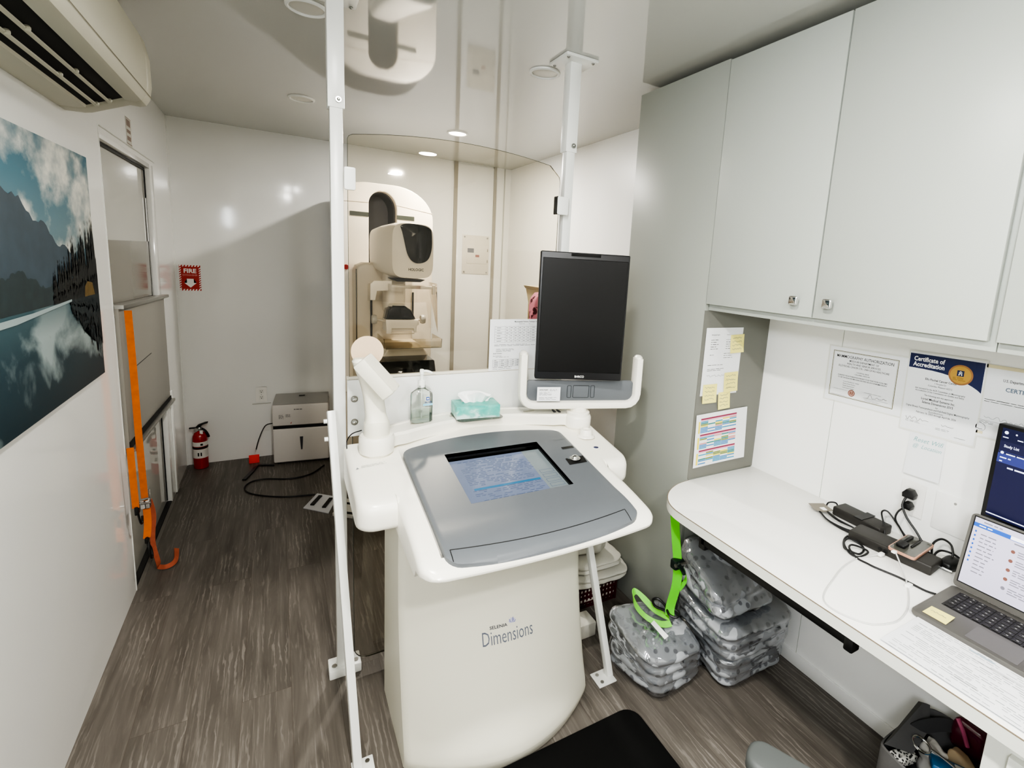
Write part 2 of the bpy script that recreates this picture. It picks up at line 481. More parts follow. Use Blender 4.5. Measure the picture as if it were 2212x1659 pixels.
# doorway in the left wall: slightly recessed glossy door, jambs, sill
dr = thing('door_1', None, None, (XL-.03, 3.2, 0), kind='structure')
b = B(); b.box(XL-.06, XL-.026, 2.70, 3.60, .012, 1.955, mat('glossy_door_panel', '#b6b5ae', rough=.03, ior=1.9)); b.make('door_panel', dr)
b = B()
b.box(XL-.06, XL+.0015, 3.612, 3.700, .006, 1.985, WALL, .001)
b.box(XL-.06, XL+.0015, 2.70, 3.612, 1.962, 1.985, WALL, .001)
b.box(XL, XL+.010, 3.735, 3.80, .006, .66, WPAINT, .003)
b.make('door_frame', dr)
b = B(); b.box(XL-.024, XL-.019, 2.72, 3.605, 1.948, 1.960, BLACK); b.box(XL-.024, XL-.019, 3.598, 3.606, .02, 1.955, BLACK)
b.box(XL-.026, XL-.004, 2.70, 3.62, .0005, .010, BLACK)
b.make('door_gasket', dr)
b = B(); b.box(XL-.0226, XL-.0186, 3.585, 3.594, 1.25, 1.80, CHROME); b.make('edge_strip', dr)
b = B(); b.box(XL-.003, XL+.014, 2.70, 3.72, .0003, .003, mat('sill_grey', '#77736c', rough=.5)); b.make('door_sill', dr)
# upper joint line of the doorway header
b = B(); b.box(XL, XL+.0015, 2.70, 3.74, 2.008, 2.013, SEAM); b.box(XL, XL+.002, 2.695, 2.701, .0, 2.013, WPAINT); S(b, 'trim_1')
b = B(); b.box(XL+.0, XL+.007, YB-.007, YB, 0, ZC, WPAINT); S(b, 'trim_2')

# back wall: shallow duct panel with metal edge strips, corner post
b = B()
b.box(1.335, 1.655, YB-.012, YB, 0, ZC-.012, WALL, .002)
S(b, 'trim_3')
GREYTRIM = mat('grey_edge_strip', '#9c978b', rough=.35, metal=.2)
b = B(); b.box(1.305, 1.335, YB-.016, YB, 0, ZC, GREYTRIM); b.box(1.655, 1.68, YB-.016, YB, 0, ZC, GREYTRIM); S(b, 'trim_4')
b = B(); b.box(1.755, 1.765, YB-.004, YB, 0, ZC, SEAM); S(b, 'trim_5')
# right wall joint and skirting
b = B(); b.box(XR-.0012, XR, 1.0605, 1.0620, .05, 1.46, mat('joint', '#aeb0a8', rough=.6)); S(b, 'trim_6')
b = B(); b.box(XR-.010, XR, YF, 1.386, 0, .055, WALLR, .002); S(b, 'baseboard_right')

# ================================================================== lights
def fixture(x, y, lit, label, r=.066):
    t = thing('ceiling_light', label, 'light', (x, y, ZC-.008), 'round recessed ceiling lights')
    ring = WPAINT
    b = B(); b.lathe((x, y, ZC), [(r*.80, -.001), (r*.80, -.006), (r*.86, -.009), (r*.97, -.006), (r, -.0005)], ring, 40); b.make('trim_ring', t)
    b = B(); b.lathe((x, y, ZC), [(0.0001, -.0045), (r*.6, -.0045), (r*.79, -.0025), (r*.79, -.0005)], LIGHTON if lit else mat('unlit_lens', '#cfcdc4', rough=.3), 40); b.make('lens', t)
    return t
fixture(1.03, 3.27, True, 'lit round ceiling light above the far room, bright behind the glass shield')
fixture(1.0, 2.005, False, 'unlit round ceiling fixture beside the plate of the right shield post')
fixture(.11, 2.005, False, 'unlit round ceiling fixture at the top of the photo beside the left post')
fixture(.14, 3.16, False, 'unlit round ceiling fixture near the back wall, left of the left post')
def area(name, loc, sx, sy, e, col=(1, .97, .91), rot=(0, 0, 0), spread=180):
    l = bpy.data.lights.new(name, 'AREA'); l.shape = 'RECTANGLE'; l.size = sx; l.size_y = sy; l.energy = e; l.color = col
    l.spread = rad(spread)
    o = bpy.data.objects.new(name, l); C.objects.link(o); o.location = loc; o.rotation_euler = rot
    return o
def disk(name, loc, d, e, col=(1, .96, .88)):
    o = area(name, loc, d, d, e, col); o.data.shape = 'DISK'; return o
WARM = (1, .975, .93)
disk('far_room_lamp', (1.03, 3.27, ZC-.012), .11, 14, (1, .955, .89))
disk('near_lamp_a', (.21, .56, ZC-.012), .13, 15, WARM)
disk('near_lamp_b', (.20, -.66, ZC-.012), .13, 17, WARM)
disk('near_lamp_c', (1.04, -.45, ZC-.012), .13, 6, WARM)
disk('near_lamp_d', (1.04, -1.70, ZC-.012), .13, 7, WARM)
area('daylight', (XL-.004, -.47, 1.955), 1.72, .22, 100, (.96, .985, 1.0), (0, rad(-90), 0)).data.shape = 'RECTANGLE'
w = bpy.data.worlds.new('world'); bpy.context.scene.world = w; w.use_nodes = True
w.node_tree.nodes['Background'].inputs[0].default_value = (.8, .8, .8, 1); w.node_tree.nodes['Background'].inputs[1].default_value = .2
sc = bpy.context.scene
sc.view_settings.view_transform = 'AgX'; sc.view_settings.look = 'AgX - High Contrast'; sc.view_settings.exposure = 0.98; sc.view_settings.gamma = 1.0
sc.cycles.max_bounces = 12; sc.cycles.transparent_max_bounces = 16; sc.cycles.diffuse_bounces = 6; sc.cycles.glossy_bounces = 5
sc.cycles.caustics_reflective = False; sc.cycles.caustics_refractive = False; sc.cycles.sample_clamp_indirect = 6
# ================================================================== tall cabinet, wall cabinets, desk
XF = 1.432
t = thing('storage_cabinet', 'tall grey laminate cabinet standing between the desk niche and the glass shield', 'cabinet', ((XF+XR)/2, 1.64, 0))
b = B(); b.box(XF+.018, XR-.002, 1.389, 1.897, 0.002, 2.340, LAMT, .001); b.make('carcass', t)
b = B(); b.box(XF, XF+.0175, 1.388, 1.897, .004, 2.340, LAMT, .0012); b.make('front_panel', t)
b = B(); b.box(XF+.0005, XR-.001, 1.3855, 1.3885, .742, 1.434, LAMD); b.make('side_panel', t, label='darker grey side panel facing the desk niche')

KNOBC = CHROME
def wall_cabinet(y1, ym, y0, label, knobs=True):
    t = thing('wall_cabinet', label, 'cabinet', ((XF+XR)/2, (y0+y1)/2, 1.435), 'grey wall cabinets above the desk')
    b = B(); b.box(XF+.019, XR-.002, y0, y1, 1.436, 2.340, LAM, .001); b.make('carcass', t)
    for a, c, side in ((ym + .0025, y1 - .002, -1), (y0 + .014, ym - .0025, 1)):
        b = B(); b.box(XF-.001, XF+.0175, a, c, 1.4605, 2.334, LAM, .001); d = b.make('door', t)
        if knobs:
            ky = (a + .055) if side < 0 else (c - .052)
            if side > 0 and y0 < .4: pass
            kb = B(); kb.cyl((XF-.001, ky, 1.509), (XF-.014, ky, 1.509), .006, KNOBC, 12)
            kb.prism(rrect(ky-.0145, ky+.0145, 1.4945, 1.5235, .006), 'x', XF-.026, XF-.013, KNOBC, .004, 3)
            kb.make('knob', d)
    return t
wall_cabinet(1.386, .9435, .487, 'grey two-door wall cabinet with square chrome knobs, above the certificates')
wall_cabinet(.485, .02, -.45, 'grey wall cabinet cut off by the right edge of the photo, above the dark monitor')

dk = thing('desk', 'white laminate desk with rounded corner built along the right wall', 'desk', (1.5, .4, 0))
outl = [(XR-.001, -.75), (XR-.001, 1.384), (1.44, 1.384)] + [(1.372, 1.374), (1.31, 1.348), (1.262, 1.312), (1.228, 1.268), (1.211, 1.222), (1.207, 1.17), (1.207, -.75)]
def rounded_outline(pts, sub=4):
    head, tail = pts[:3], pts[-1]
    mid = [tuple(p[:2]) for p in spline([(x, y, 0) for x, y in pts[2:-1]], sub)]
    return head[:2] + mid + [tail]
ol = rounded_outline(outl)
b = B(); b.prism(ol, 'z', .706, .7395, DESKW, .0015); b.make('desktop', dk)
# laminate edge band with its fine brown joint
fr = [p for p in ol if p[0] < 1.4405]
b = B()
b.ribbon([(x, y, .7215) for x, y in fr], (0, 0, 1), .031, .002, EDGE, 1); b.make('edge_band', dk)
b = B()
b.ribbon([(x, y, .7388) for x, y in fr], (0, 0, 1), .0014, .0028, SEAMB, 1); b.make('edge_joint', dk)
b = B(); b.box(1.212, 1.238, .58, 1.085, .678, .7055, BLACK, .003)
b.box(1.209, 1.245, .568, .592, .666, .7055, BLACK, .005); b.box(1.212, 1.250, 1.065, 1.095, .660, .7055, BLACK, .006); b.make('keyboard_rail', dk)
pd = thing('drawer_pedestal', 'white drawer pedestal under the right end of the desk', 'drawer unit', (1.5, 0, 0))
b = B(); b.box(1.262, XR-.012, -.35, .312, .004, .704, EDGE, .002); b.make('carcass', pd)
for z0, z1 in ((.47, .66), (.26, .46), (.03, .25)):
    b = B(); b.box(1.244, 1.2615, -.34, .270, z0, z1, EDGE, .002); d = b.make('drawer', pd)
    h = B(); h.box(1.232, 1.2435, -.1, .05, (z0+z1)/2+.03, (z0+z1)/2+.045, ALU, .003); h.make('handle', d)

# ================================================================== air conditioner
ac = thing('air_conditioner', 'cream wall-mounted split air conditioner with open slatted outlet at top left', 'air conditioner', (-.48, 1.7, 1.98))
AC = mat('ac_cream', '#c2bfae', rough=.4)
Y0, Y1 = .95, 2.275
xw = XL + .001
front = [(-.425, 2.034), (-.398, 2.033), (-.381, 2.040), (-.369, 2.060), (-.363, 2.10), (-.364, 2.19), (-.376, 2.25), (-.41, 2.285), (-.46, 2.295), (xw, 2.295)]
rear = [(xw, 1.985), (-.545, 1.986), (-.526, 1.990)]
b = B()
b.prism(rear + [(-.500, 2.075), (-.43, 2.105)] + front, 'y', Y0, Y1, AC)
b.prism(rear + front, 'y', Y1, 2.36, AC, .012, 3)
b.make('housing', ac)
b = B(); b.prism([(-.5235, 1.9985), (-.500, 2.0765), (-.4305, 2.1045), (-.4262, 2.0415)], 'y', Y0+.005, Y1-.0005, DARKIN)
b.make('outlet_recess', ac)
for k, (x, z) in enumerate(((-.496, 2.001), (-.463, 2.017))):
    b = B(); b.prism([(x-.0035, z-.004), (x+.0035, z-.001), (x+.0035, z+.003), (x-.0035, z)], 'y', Y0+.01, Y1-.001, AC)
    for y in (1.05, 1.35, 1.62, 1.93, 2.25):
        b.sphere((x+.003, y, z+.002), .0075, AC, 10)
    b.make('louver', ac)
b = B(); b.ribbon([(-.3655, Y0, 2.068), (-.3655, 2.35, 2.068)], (0, 0, 1), .0014, .0014, mat('ac_seam', '#9b9684', rough=.6), 1); b.make('panel_seam', ac)

# ================================================================== landscape canvas on the left wall
def picture():
    SKY, nt, bs, tc = nodes_of('printed_sky')
    N = nt.nodes.new; L = nt.links.new
    sp = N('ShaderNodeSeparateXYZ'); L(tc.outputs['Object'], sp.inputs[0])
    def rampf(src, stops):
        r = N('ShaderNodeValToRGB'); L(src, r.inputs[0]); e = r.color_ramp.elements
        e[0].position, e[0].color = stops[0][0], lin(stops[0][1]); e[1].position, e[1].color = stops[-1][0], lin(stops[-1][1])
        for p, c in stops[1:-1]:
            k = e.new(p); k.color = lin(c)
        return r
    base = rampf(sp.outputs[2], [(0, '#20363f'), (.18, '#2b4650'), (.34, '#4a6a72'), (.40, '#6d858a'), (.52, '#64848f'), (.66, '#3a7285'), (.78, '#2b6579')])
    mpn = N('ShaderNodeMapping'); L(tc.outputs['Object'], mpn.inputs['Vector']); mpn.inputs['Scale'].default_value = (1, 1.1, 1.5); mpn.inputs['Rotation'].default_value = (.6, 0, 0)
    n = N('ShaderNodeTexNoise'); n.inputs['Scale'].default_value = 3.2; n.inputs['Detail'].default_value = 7; n.inputs['Roughness'].default_value = .55; L(mpn.outputs[0], n.inputs['Vector'])
    r = N('ShaderNodeValToRGB'); L(n.outputs['Fac'], r.inputs[0]); r.color_ramp.elements[0].position = .43; r.color_ramp.elements[1].position = .56
    up = N('ShaderNodeMapRange'); L(sp.outputs[2], up.inputs[0]); up.inputs[1].default_value = .36; up.inputs[2].default_value = .46
    m1 = N('ShaderNodeMath'); m1.operation = 'MULTIPLY'; L(r.outputs[0], m1.inputs[0]); L(up.outputs[0], m1.inputs[1])
    mx = N('ShaderNodeMix'); mx.data_type = 'RGBA'; L(m1.outputs[0], mx.inputs[0]); L(base.outputs[0], mx.inputs[6])
    n2 = N('ShaderNodeTexNoise'); n2.inputs['Scale'].default_value = 9; n2.inputs['Detail'].default_value = 5; L(mpn.outputs[0], n2.inputs['Vector'])
    cl = rampf(n2.outputs['Fac'], [(.35, '#95a3a6'), (.6, '#e3e3da')]); L(cl.outputs[0], mx.inputs[7])
    # reflected cloud streaks on the water
    mp2 = N('ShaderNodeMapping'); L(tc.outputs['Object'], mp2.inputs['Vector']); mp2.inputs['Scale'].default_value = (1, 1.3, 1.6); mp2.inputs['Rotation'].default_value = (-.65, 0, 0)
    n3 = N('ShaderNodeTexNoise'); n3.inputs['Scale'].default_value = 3.0; n3.inputs['Detail'].default_value = 6; n3.inputs['Distortion'].default_value = .3; L(mp2.outputs[0], n3.inputs['Vector'])
    r3 = N('ShaderNodeValToRGB'); L(n3.outputs['Fac'], r3.inputs[0]); r3.color_ramp.elements[0].position = .49; r3.color_ramp.elements[1].position = .61
    dn_ = N('ShaderNodeMapRange'); L(sp.outputs[2], dn_.inputs[0]); dn_.inputs[1].default_value = .33; dn_.inputs[2].default_value = .22
    m3 = N('ShaderNodeMath'); m3.operation = 'MULTIPLY'; L(r3.outputs[0], m3.inputs[0]); L(dn_.outputs[0], m3.inputs[1])
    m4 = N('ShaderNodeMix'); m4.data_type = 'RGBA'; L(m3.outputs[0], m4.inputs[0]); L(mx.outputs[2], m4.inputs[6]); m4.inputs[7].default_value = lin('#a3b3b4')
    L(m4.outputs[2], bs.inputs['Base Color']); bs.inputs['Roughness'].default_value = .5
    MTN = mat('printed_mountain', '#41525e', rough=.5, var=.35, vscale=14); MTN2 = mat('printed_far_ridge', '#5f7680', rough=.5, var=.25, vscale=9)
    HILL = mat('printed_hill', '#2c3c40', rough=.5, var=.4, vscale=25); TREE = mat('printed_firs', '#0a1315', rough=.5, var=.5, vscale=40)
    REFL = mat('printed_reflection', '#15252b', rough=.5, var=.3, vscale=20); SHORE = mat('printed_shore', '#9fb0b2', rough=.5); GLOWP = mat('printed_gold_tree', '#6b5523', rough=.5, var=.5, vscale=60)
    y0, y1, z0, z1 = 1.26, 2.446, 1.071, 1.852
    x = XL + .018
    s = Sheet((x, y0, z1), (0, 1, 0), (0, 0, -1), y1-y0, z1-z0, lift=.0004)
    w, h = s.w, s.h
    s.box(XL+.001, x, y0, y1, z0, z1, SKY, .0015)
    hz = h * .615                                   # water line
    rr = random.Random(5)
    def ridge(xa, xb, fa, n, jit): return [(lerp(xa, xb, i/n), fa(i/n) + rr.uniform(-jit, jit)) for i in range(n+1)]
    def sil(xs_, top, m, lvl, base=None):
        tops = [top(x_) for x_ in xs_]
        k = len(xs_); s.raw([s.P(x_, t_, lvl) for x_, t_ in zip(xs_, tops)] + [s.P(x_, base if base else hz, lvl) for x_ in xs_], [(i, i+1, k+i+1, k+i) for i in range(k-1)], m)
    def span(a_, c_, n_): return [lerp(a_, c_, i/n_) for i in range(n_+1)]
    def jit(a_): return rr.uniform(-a_, a_)
    sil(span(.5, w*.94, 26), lambda x_: h*(.36 + .10*(x_-.5) + .03*sin(x_*9)) + jit(.006), MTN2, 1)
    sil(span(.0, 1.0, 54), lambda x_: h*(.30 - .8*x_ if x_ < .27 else .084 + .52*(x_-.27) + .014*sin(x_*40)) + jit(.006), MTN, 2)
    sil(span(.0, 1.0, 90), lambda x_: h*(.43 + .13*x_ + .02*sin(x_*20)) + jit(.009), HILL, 3)
    sil(span(.84, w-.0005, 60), lambda x_: h*(.55 - .30*(x_-.84)) + jit(.012), TREE, 4)
    def firs(xa, xb, top, material, lvl, sgn=1, stretch=1.):
        n = 20
        for i in range(n):
            cx = lerp(xa, xb, (i + rr.random()*.6)/n); cx = min(cx, w - .012)
            tt = (cx - xa)/(xb - xa)
            ht = top(tt) * rr.uniform(.75, 1.12) * stretch
            wd_ = min(rr.uniform(.016, .03), w - cx - .001); k = 7
            left = []; right = []
            for j in range(k):
                f = j / k
                left += [(cx - wd_*(f+.10), hz - sgn*ht*(1-f)), (cx - wd_*f*.55, hz - sgn*ht*(1-f-.04))]
                right += [(cx + min(wd_*(f+.10), w-cx-.0005), hz - sgn*ht*(1-f)), (cx + wd_*f*.55, hz - sgn*ht*(1-f-.04))]
            pts = [(cx, hz - sgn*ht*1.06)] + right + [(cx + wd_*.9, hz), (cx - wd_*.9, hz)] + left[::-1]
            s.poly(pts, material, lvl + i*.02)
    firs(.76, w, lambda t: h*(.11 + .25*t), TREE, 4.2)
    s.poly([(1.03, hz), (1.04, h*.57), (1.07, h*.55), (1.12, h*.56), (1.14, hz)], GLOWP, 5)
    s.poly([(.90, hz), (w-.0005, hz), (w-.0005, h*.86), (w*.97, h*.80), (w*.93, h*.83), (w*.88, h*.73), (w*.84, h*.76), (w*.80, h*.69)], REFL, 4)
    firs(.90, w, lambda t: h*(.07 + .26*t), REFL, 4.2, -1)
    s.poly([(.0, hz+.012), (.6, hz+.008), (.9, hz-.003), (.9, hz+.004), (.5, hz+.026), (.0, hz+.030)], SHORE, 6)
    s.make('canvas_picture', label='unframed canvas of a mountain lake with fir trees, hung on the left wall', cat='picture')
picture()

# ================================================================== folded platform lift in the doorway, straps
lf = thing('folded_lift_platform', 'dull grey metal lift platform folded upright against the left doorway', 'lift', (XL, 3.2, 0))
b = B(); b.prism([(2.706, .665), (3.675, .632), (3.675, 1.247), (2.706, 1.284)], 'x', XL-.017, XL+.0155, ALUD, .002); b.make('platform', lf)
b = B(); b.prism([(2.703, 1.284), (3.715, 1.246), (3.715, 1.262), (2.703, 1.300)], 'x', XL-.016, XL+.034, ALU, .001); b.make('top_rail', lf)
b = B(); b.prism([(2.706, .655), (3.70, .618), (3.70, .633), (2.706, .668)], 'x', XL-.016, XL+.034, ALU, .001)
b.prism([(2.706, .668), (3.68, .633), (3.68, .655), (2.706, .70)], 'x', XL+.0156, XL+.019, DARKIN); b.make('bottom_rail', lf)
b = B(); b.box(XL-.0255, XL-.0205, 2.79, 3.575, 1.25, 1.566, mat('grey_sheet_metal', '#87847b', rough=.12, metal=.1, spec=.7)); b.make('back_plate', lf)
b = B(); b.box(XL+.0156, XL+.0165, 2.93, 3.25, .994, .997, BLACK); b.make('scratch', lf)

st = thing('ratchet_strap', 'long orange ratchet strap hanging down the folded grey lift', 'strap', (-.54, 2.75, .2))
xs = -.548
b = B()
b.ribbon([(xs, 2.705, 1.278), (xs+.001, 2.712, 1.0), (xs, 2.72, .70), (xs-.001, 2.742, .42)], (1, .25, 0), .025, .003, ORANGE, 6)
b.ribbon([(xs+.002, 2.745, .375), (xs+.004, 2.735, .30), (xs, 2.72, .235)], (1, .25, .0), .027, .003, ORANGE, 6)
b.make('webbing', st)
b = B(); b.box(xs-.017, xs+.018, 2.728, 2.752, .372, .412, CHROME, .004); b.cyl((xs-.020, 2.73, .40), (xs+.022, 2.73, .40), .006, STEEL)
b.box(xs+.004, xs+.012, 2.785, 2.792, .36, .44, ALU, .002); b.make('buckle', st)
b = B(); b.box(xs-.006, xs+.006, 2.70, 2.74, .215, .240, BLACK, .004)
b.tube([(xs, 2.72, .225), (xs+.01, 2.695, .19), (xs+.014, 2.70, .145), (xs+.012, 2.735, .135), (xs+.006, 2.75, .165), (xs, 2.742, .19)], .0048, BLACK, 8); b.make('hook', st)
b = B(); b.ribbon([(xs+.004, 2.79, .39), (xs+.012, 2.805, .30), (xs+.004, 2.80, .17), (xs+.016, 2.815, .05), (-.535, 2.83, .022), (-.50, 2.82, .020), (-.474, 2.86, .022), (-.485, 2.97, .026)],
                  [Vector((1, .3, 0)), Vector((.9, .4, .1)), Vector((.7, .6, .2)), Vector((.6, .6, .5)), Vector((.3, .3, .9)), Vector((-.3, .2, 1)), Vector((-.6, .1, .8)), Vector((-.8, -.2, .4))], .022, .0025, ORANGE2, 6)
b.make('loose_tail', st, label='faded loose tail curling on the floor')
st2 = thing('ratchet_strap', 'short orange strap end hanging left of the long orange strap', 'strap', (-.56, 2.64, .4))
b = B(); b.ribbon([(xs-.014, 2.632, .70), (xs-.014, 2.638, .55), (xs-.014, 2.645, .42)], (1, .15, 0), .024, .003, ORANGE, 4); b.make('webbing', st2)
b = B(); b.box(xs-.020, xs-.006, 2.64, 2.68, .385, .425, BLACK, .004); b.tube([(xs-.012, 2.66, .39), (xs-.008, 2.67, .34), (xs-.008, 2.70, .32), (xs-.008, 2.71, .35)], .0045, BLACK, 8); b.make('hook', st2)
# warning decal above the doorway
s = Sheet((XL, 3.155, 2.14), (0, 1, 0), (0, 0, -1), .10, .135, lift=.0006)
s.base(mat('decal_white', '#c9c7bf', rough=.4)); DEC = mat('decal_brown', '#8d7d74', rough=.6)
for i, (a, c) in enumerate(((.010, .030), (.055, .016), (.085, .02))): s.rect(.012, a, .07, c, DEC)
s.rect(.0, .118, .10, .004, DEC); s.rect(.0, .002, .10, .003, DEC)
s.make('wall_decal', label='small faded printed decal on the left wall above the doorway', cat='sticker')
# ================================================================== glass shield between two posts
sh = thing('glass_shield', 'clear protective glass shield held between two white floor-to-ceiling posts', 'shield', (.6, 1.8, 0))
def post(cx, label):
    y0, y1 = 1.805, 1.845
    b = B(); b.box(cx-.019, cx+.019, y0+.003, y1-.003, .012, 2.10, WPAINT, .002); p = b.make('post', sh)
    b = B(); b.box(cx-.0245, cx+.0245, y0-.001, y1+.009, 2.022, ZC-.012, WPAINT, .002)
    b.make('sleeve', p)
    b = B(); b.box(cx-.071, cx+.071, 1.755, 1.900, ZC-.0125, ZC-.0005, WPAINT, .003)
    for dx in (-.055, .055):
        for dy in (1.772, 1.883): b.sphere((cx+dx, dy, ZC-.0125), .0065, STEEL, 10)
    b.make('ceiling_plate', p)
    b = B(); b.cyl((cx+.006, y0-.001, 2.046), (cx+.006, y0-.008, 2.046), .009, STEEL, 16); b.sphere((cx+.006, y0-.008, 2.046), .005, STEEL, 10); b.make('bolt', p)
    return p
pl = post(.1765, 'left'); pr = post(1.036, 'right')
b = B(); b.box(.128, .240, 1.790, 1.862, .0, .036, WPAINT, .004)
for x in (.147, .222): b.cyl((x, 1.815, .036), (x, 1.815, .039), .009, STEEL, 14)
b.make('foot_bracket', pl)
b = B(); b.box(.985, 1.09, 1.790, 1.862, .0, .036, WPAINT, .004); b.make('foot_bracket', pr)
def brace(p, top, bot, px0, px1, py):
    b = B(); a, c = Vector(top), Vector(bot)
    q = (a - c)
    M = Matrix.Translation(c) @ q.to_track_quat('Z', 'Y').to_matrix().to_4x4()
    b.box(-.0125, .0125, -.0125, .0125, .0, q.length, WPAINT, .002, M=M)
    br = b.make('brace', p)
    b = B(); b.box(px0, px1, py-.035, py+.035, 0, .006, WPAINT, .002)
    for dy in (-.018, .018): b.cyl((lerp(px0, px1, .28 if px0 > .5 else .72), py+dy, .006), (lerp(px0, px1, .28 if px0 > .5 else .72), py+dy, .0085), .007, STEEL, 12)
    b.make('floor_plate', br)
    return br
bl = brace(pl, (.146, 1.786, 1.042), (.174, 1.400, .006), .158, .222, 1.395)
brace(pr, (1.066, 1.786, 1.04), (1.083, 1.350, .006), 1.018, 1.098, 1.352)
for z in (1.01, .955):
    b = B(); b.cyl((.1335, 1.775 if z > 1 else 1.752, z), (.1225, 1.775 if z > 1 else 1.752, z), .0075, WPAINT, 12)
    b.make('bolt', bl)
# panes: arched upper pane, white middle panel, tinted lower pane
top = [(x, 1.981 - .00 - .235*(abs(x-.60)**2.0)) for x in [.222 + i*(.975-.222)/20 for i in range(21)]]
top[0] = (.2205, 1.9455); 
outl2 = [(.206, 1.02), (.985, 1.02), (.985, 1.895), (.981, 1.915)] + top[::-1][1:-1] + [(.2215, 1.9475), (.210, 1.941), (.206, 1.932)]
b = B(); b.prism(outl2, 'y', 1.788, 1.796, GLASS)
pane = b.make('upper_pane', sh)
GE = mat('pane_edge', '#51564f', rough=.15, spec=.8)
b = B(); ed = [(x, 1.7922, z) for x, z in outl2[1:]]
b.tube(ed + [(.206, 1.7922, 1.14)], .0009, GE, 6, 0); b.make('pane_edge', pane)
b = B(); b.prism(rrect(.214, .985, .055, 1.0, .05, 6), 'y', 1.788, 1.796, glassmat('tinted_pane', '#f1efea', refl=.8, ior=1.5)); lp = b.make('lower_pane', sh)
b = B(); pts = [(x, 1.7922, z) for x, z in rrect(.214, .985, .055, 1.0, .05, 6)]; b.tube(pts, .0015, GE, 6, 0, closed=True); b.make('pane_edge', lp)
b = B(); b.box(.1975, 1.012, 1.776, 1.7875, .946, 1.146, mat('white_panel', '#e4e5e2', rough=.35), .0015); mid = b.make('middle_panel', sh)
b = B(); b.box(.1975, 1.012, 1.7876, 1.7995, 1.1465, 1.156, mat('panel_cap', '#d8d4c6', rough=.4)); b.make('panel_cap', mid)
for x in (.219, .993):
    for z in (1.080, .998):
        b = B(); b.cyl((x, 1.776, z), (x, 1.773, z), .0115, STEEL, 20); b.sphere((x, 1.7735, z), .0085, CHROME, 16, sz=.8)
        b.make('bolt', mid)
b = B()
b.prism([(a, c) for a, c in rrect(.194, .228, 1.773, 1.844, .006)], 'y', 1.774, 1.787, WPAINT, .002); b.make('clamp', sh)
b = B(); b.prism(rrect(.970, 1.02, 1.772, 1.842, .006), 'y', 1.774, 1.7875, WPAINT, .002)
b.prism(rrect(.967, .975, 1.772, 1.842, .003), 'y', 1.776, 1.800, BLACK); b.make('clamp', sh)

# technique chart taped on the shield
s = Sheet((.7095, 1.7745, 1.352), (1, 0, .004), (0, 0, -1), .216, .204, lift=.0010)
s.o.y = 1.7870; s.base(PAPER)
s.txt(.155, .012, .0078, 'Mammography Positions, Technique Chart', INK, 'CENTER', .012, sx=.78)
s.txt(.155, .0205, .0056, 'Phantom No. ______  kVp ______', INK, 'CENTER', sx=.8)
def table(s, x, y, w, h, nr, cols, m=INK):
    for i in range(nr + 1): s.rect(x, y + h*i/nr, w, .0006, m)
    for c in cols: s.rect(x + w*c, y, .0006, h, m)
    for i in range(nr):
        for c0, c1 in zip(cols, cols[1:]):
            s.rect(x + w*(c0 + (c1-c0)*.2), y + h*(i+.5)/nr - .001, w*(c1-c0)*random.uniform(.3, .6), .0018, INKL)
table(s, .020, .028, .185, .064, 6, [0, .24, .34, .44, .54, .64, .74, .84, 1])
s.lines(.020, .100, .18, 2, .0045, .0014, INKL); s.lines(.028, .118, .09, 3, .0045, .0013, INKL)
s.txt(.016, .137, .0058, 'Special Techniques', INK, bold=.012, sx=.85); s.txt(.016, .147, .0052, 'Breast Implant View', INK, sx=.85)
s.lines(.028, .150, .07, 1, .004, .0013, INKL)
table(s, .016, .160, .12, .028, 4, [0, .25, .45, .65, .82, 1]); s.lines(.016, .191, .09, 1, .004, .0015, INKL); s.lines(.016, .198, .09, 1, .004, .0012, INKL)
s.make('technique_chart', label='white printed technique chart with tables taped on the glass beside the black monitor', cat='paper sheet')

# ================================================================== acquisition console
cs = thing('mammography_console', 'large cream and grey mammography workstation console with slanted touchscreen, standing on the floor', 'console', (.63, 1.45, 0))
CX = .63
# --- pedestal column with curved front and flared foot
prof = [(.86, 1.432), (.73, 1.432), (.60, 1.430), (.52, 1.427), (.42, 1.416), (.304, 1.394), (.22, 1.374), (.15, 1.355), (.11, 1.342), (.075, 1.330), (.045, 1.322), (.03, 1.324), (.0, 1.335)]
def col_edge(z):
    for (z0, y0), (z1, y1) in zip(prof, prof[1:]):
        if z0 >= z >= z1: return lerp(y1, y0, (z - z1)/(z0 - z1))
    return prof[0][1]
def col_front(x, z):
    t = (x - CX)/.33
    bul = .045 + .085 * max(0, min(1, (.62 - z)/.55))**1.5
    return col_edge(z) - bul * (1 - min(1, t*t))
def column():
    b = B()
    xs = [CX + .33 * sin(PI/2 * (i/14 - 1)) for i in range(29)]
    zs = [p[0] for p in prof]; zz = []
    for a, c in zip(zs, zs[1:]): zz += [lerp(a, c, k/3) for k in range(3)]
    zz.append(zs[-1])
    def rnd(x, z):   # soften the two vertical front edges
        d = .33 - abs(x - CX)
        return .014 * (1 - min(1, d/.014))**2
    b.grid(lambda x, z: (x, col_front(x, z) + rnd(x, z), z), xs, zz, CREAM2)
    for sx in (-1, 1):
        x = CX + sx*.33
        b.grid(lambda y, z: (x, lerp(col_front(x, z)+.014, 1.665, y), z), [0, .25, .5, .75, 1], zz, CREAM2)
    b.grid(lambda x, z: (x, 1.665, z), [CX-.33, CX+.33], zz, CREAM2)
    b.grid(lambda x, y: (x, lerp(col_front(x, .86)+rnd(x, .86), 1.665, y), .86), xs, [0, 1], CREAM2)
    b.grid(lambda x, y: (x, lerp(col_front(x, 0)+rnd(x, 0), 1.665, y), 0), xs, [0, 1], CREAM2)
    return b.make('pedestal', cs, sharp=40)
ped = column()
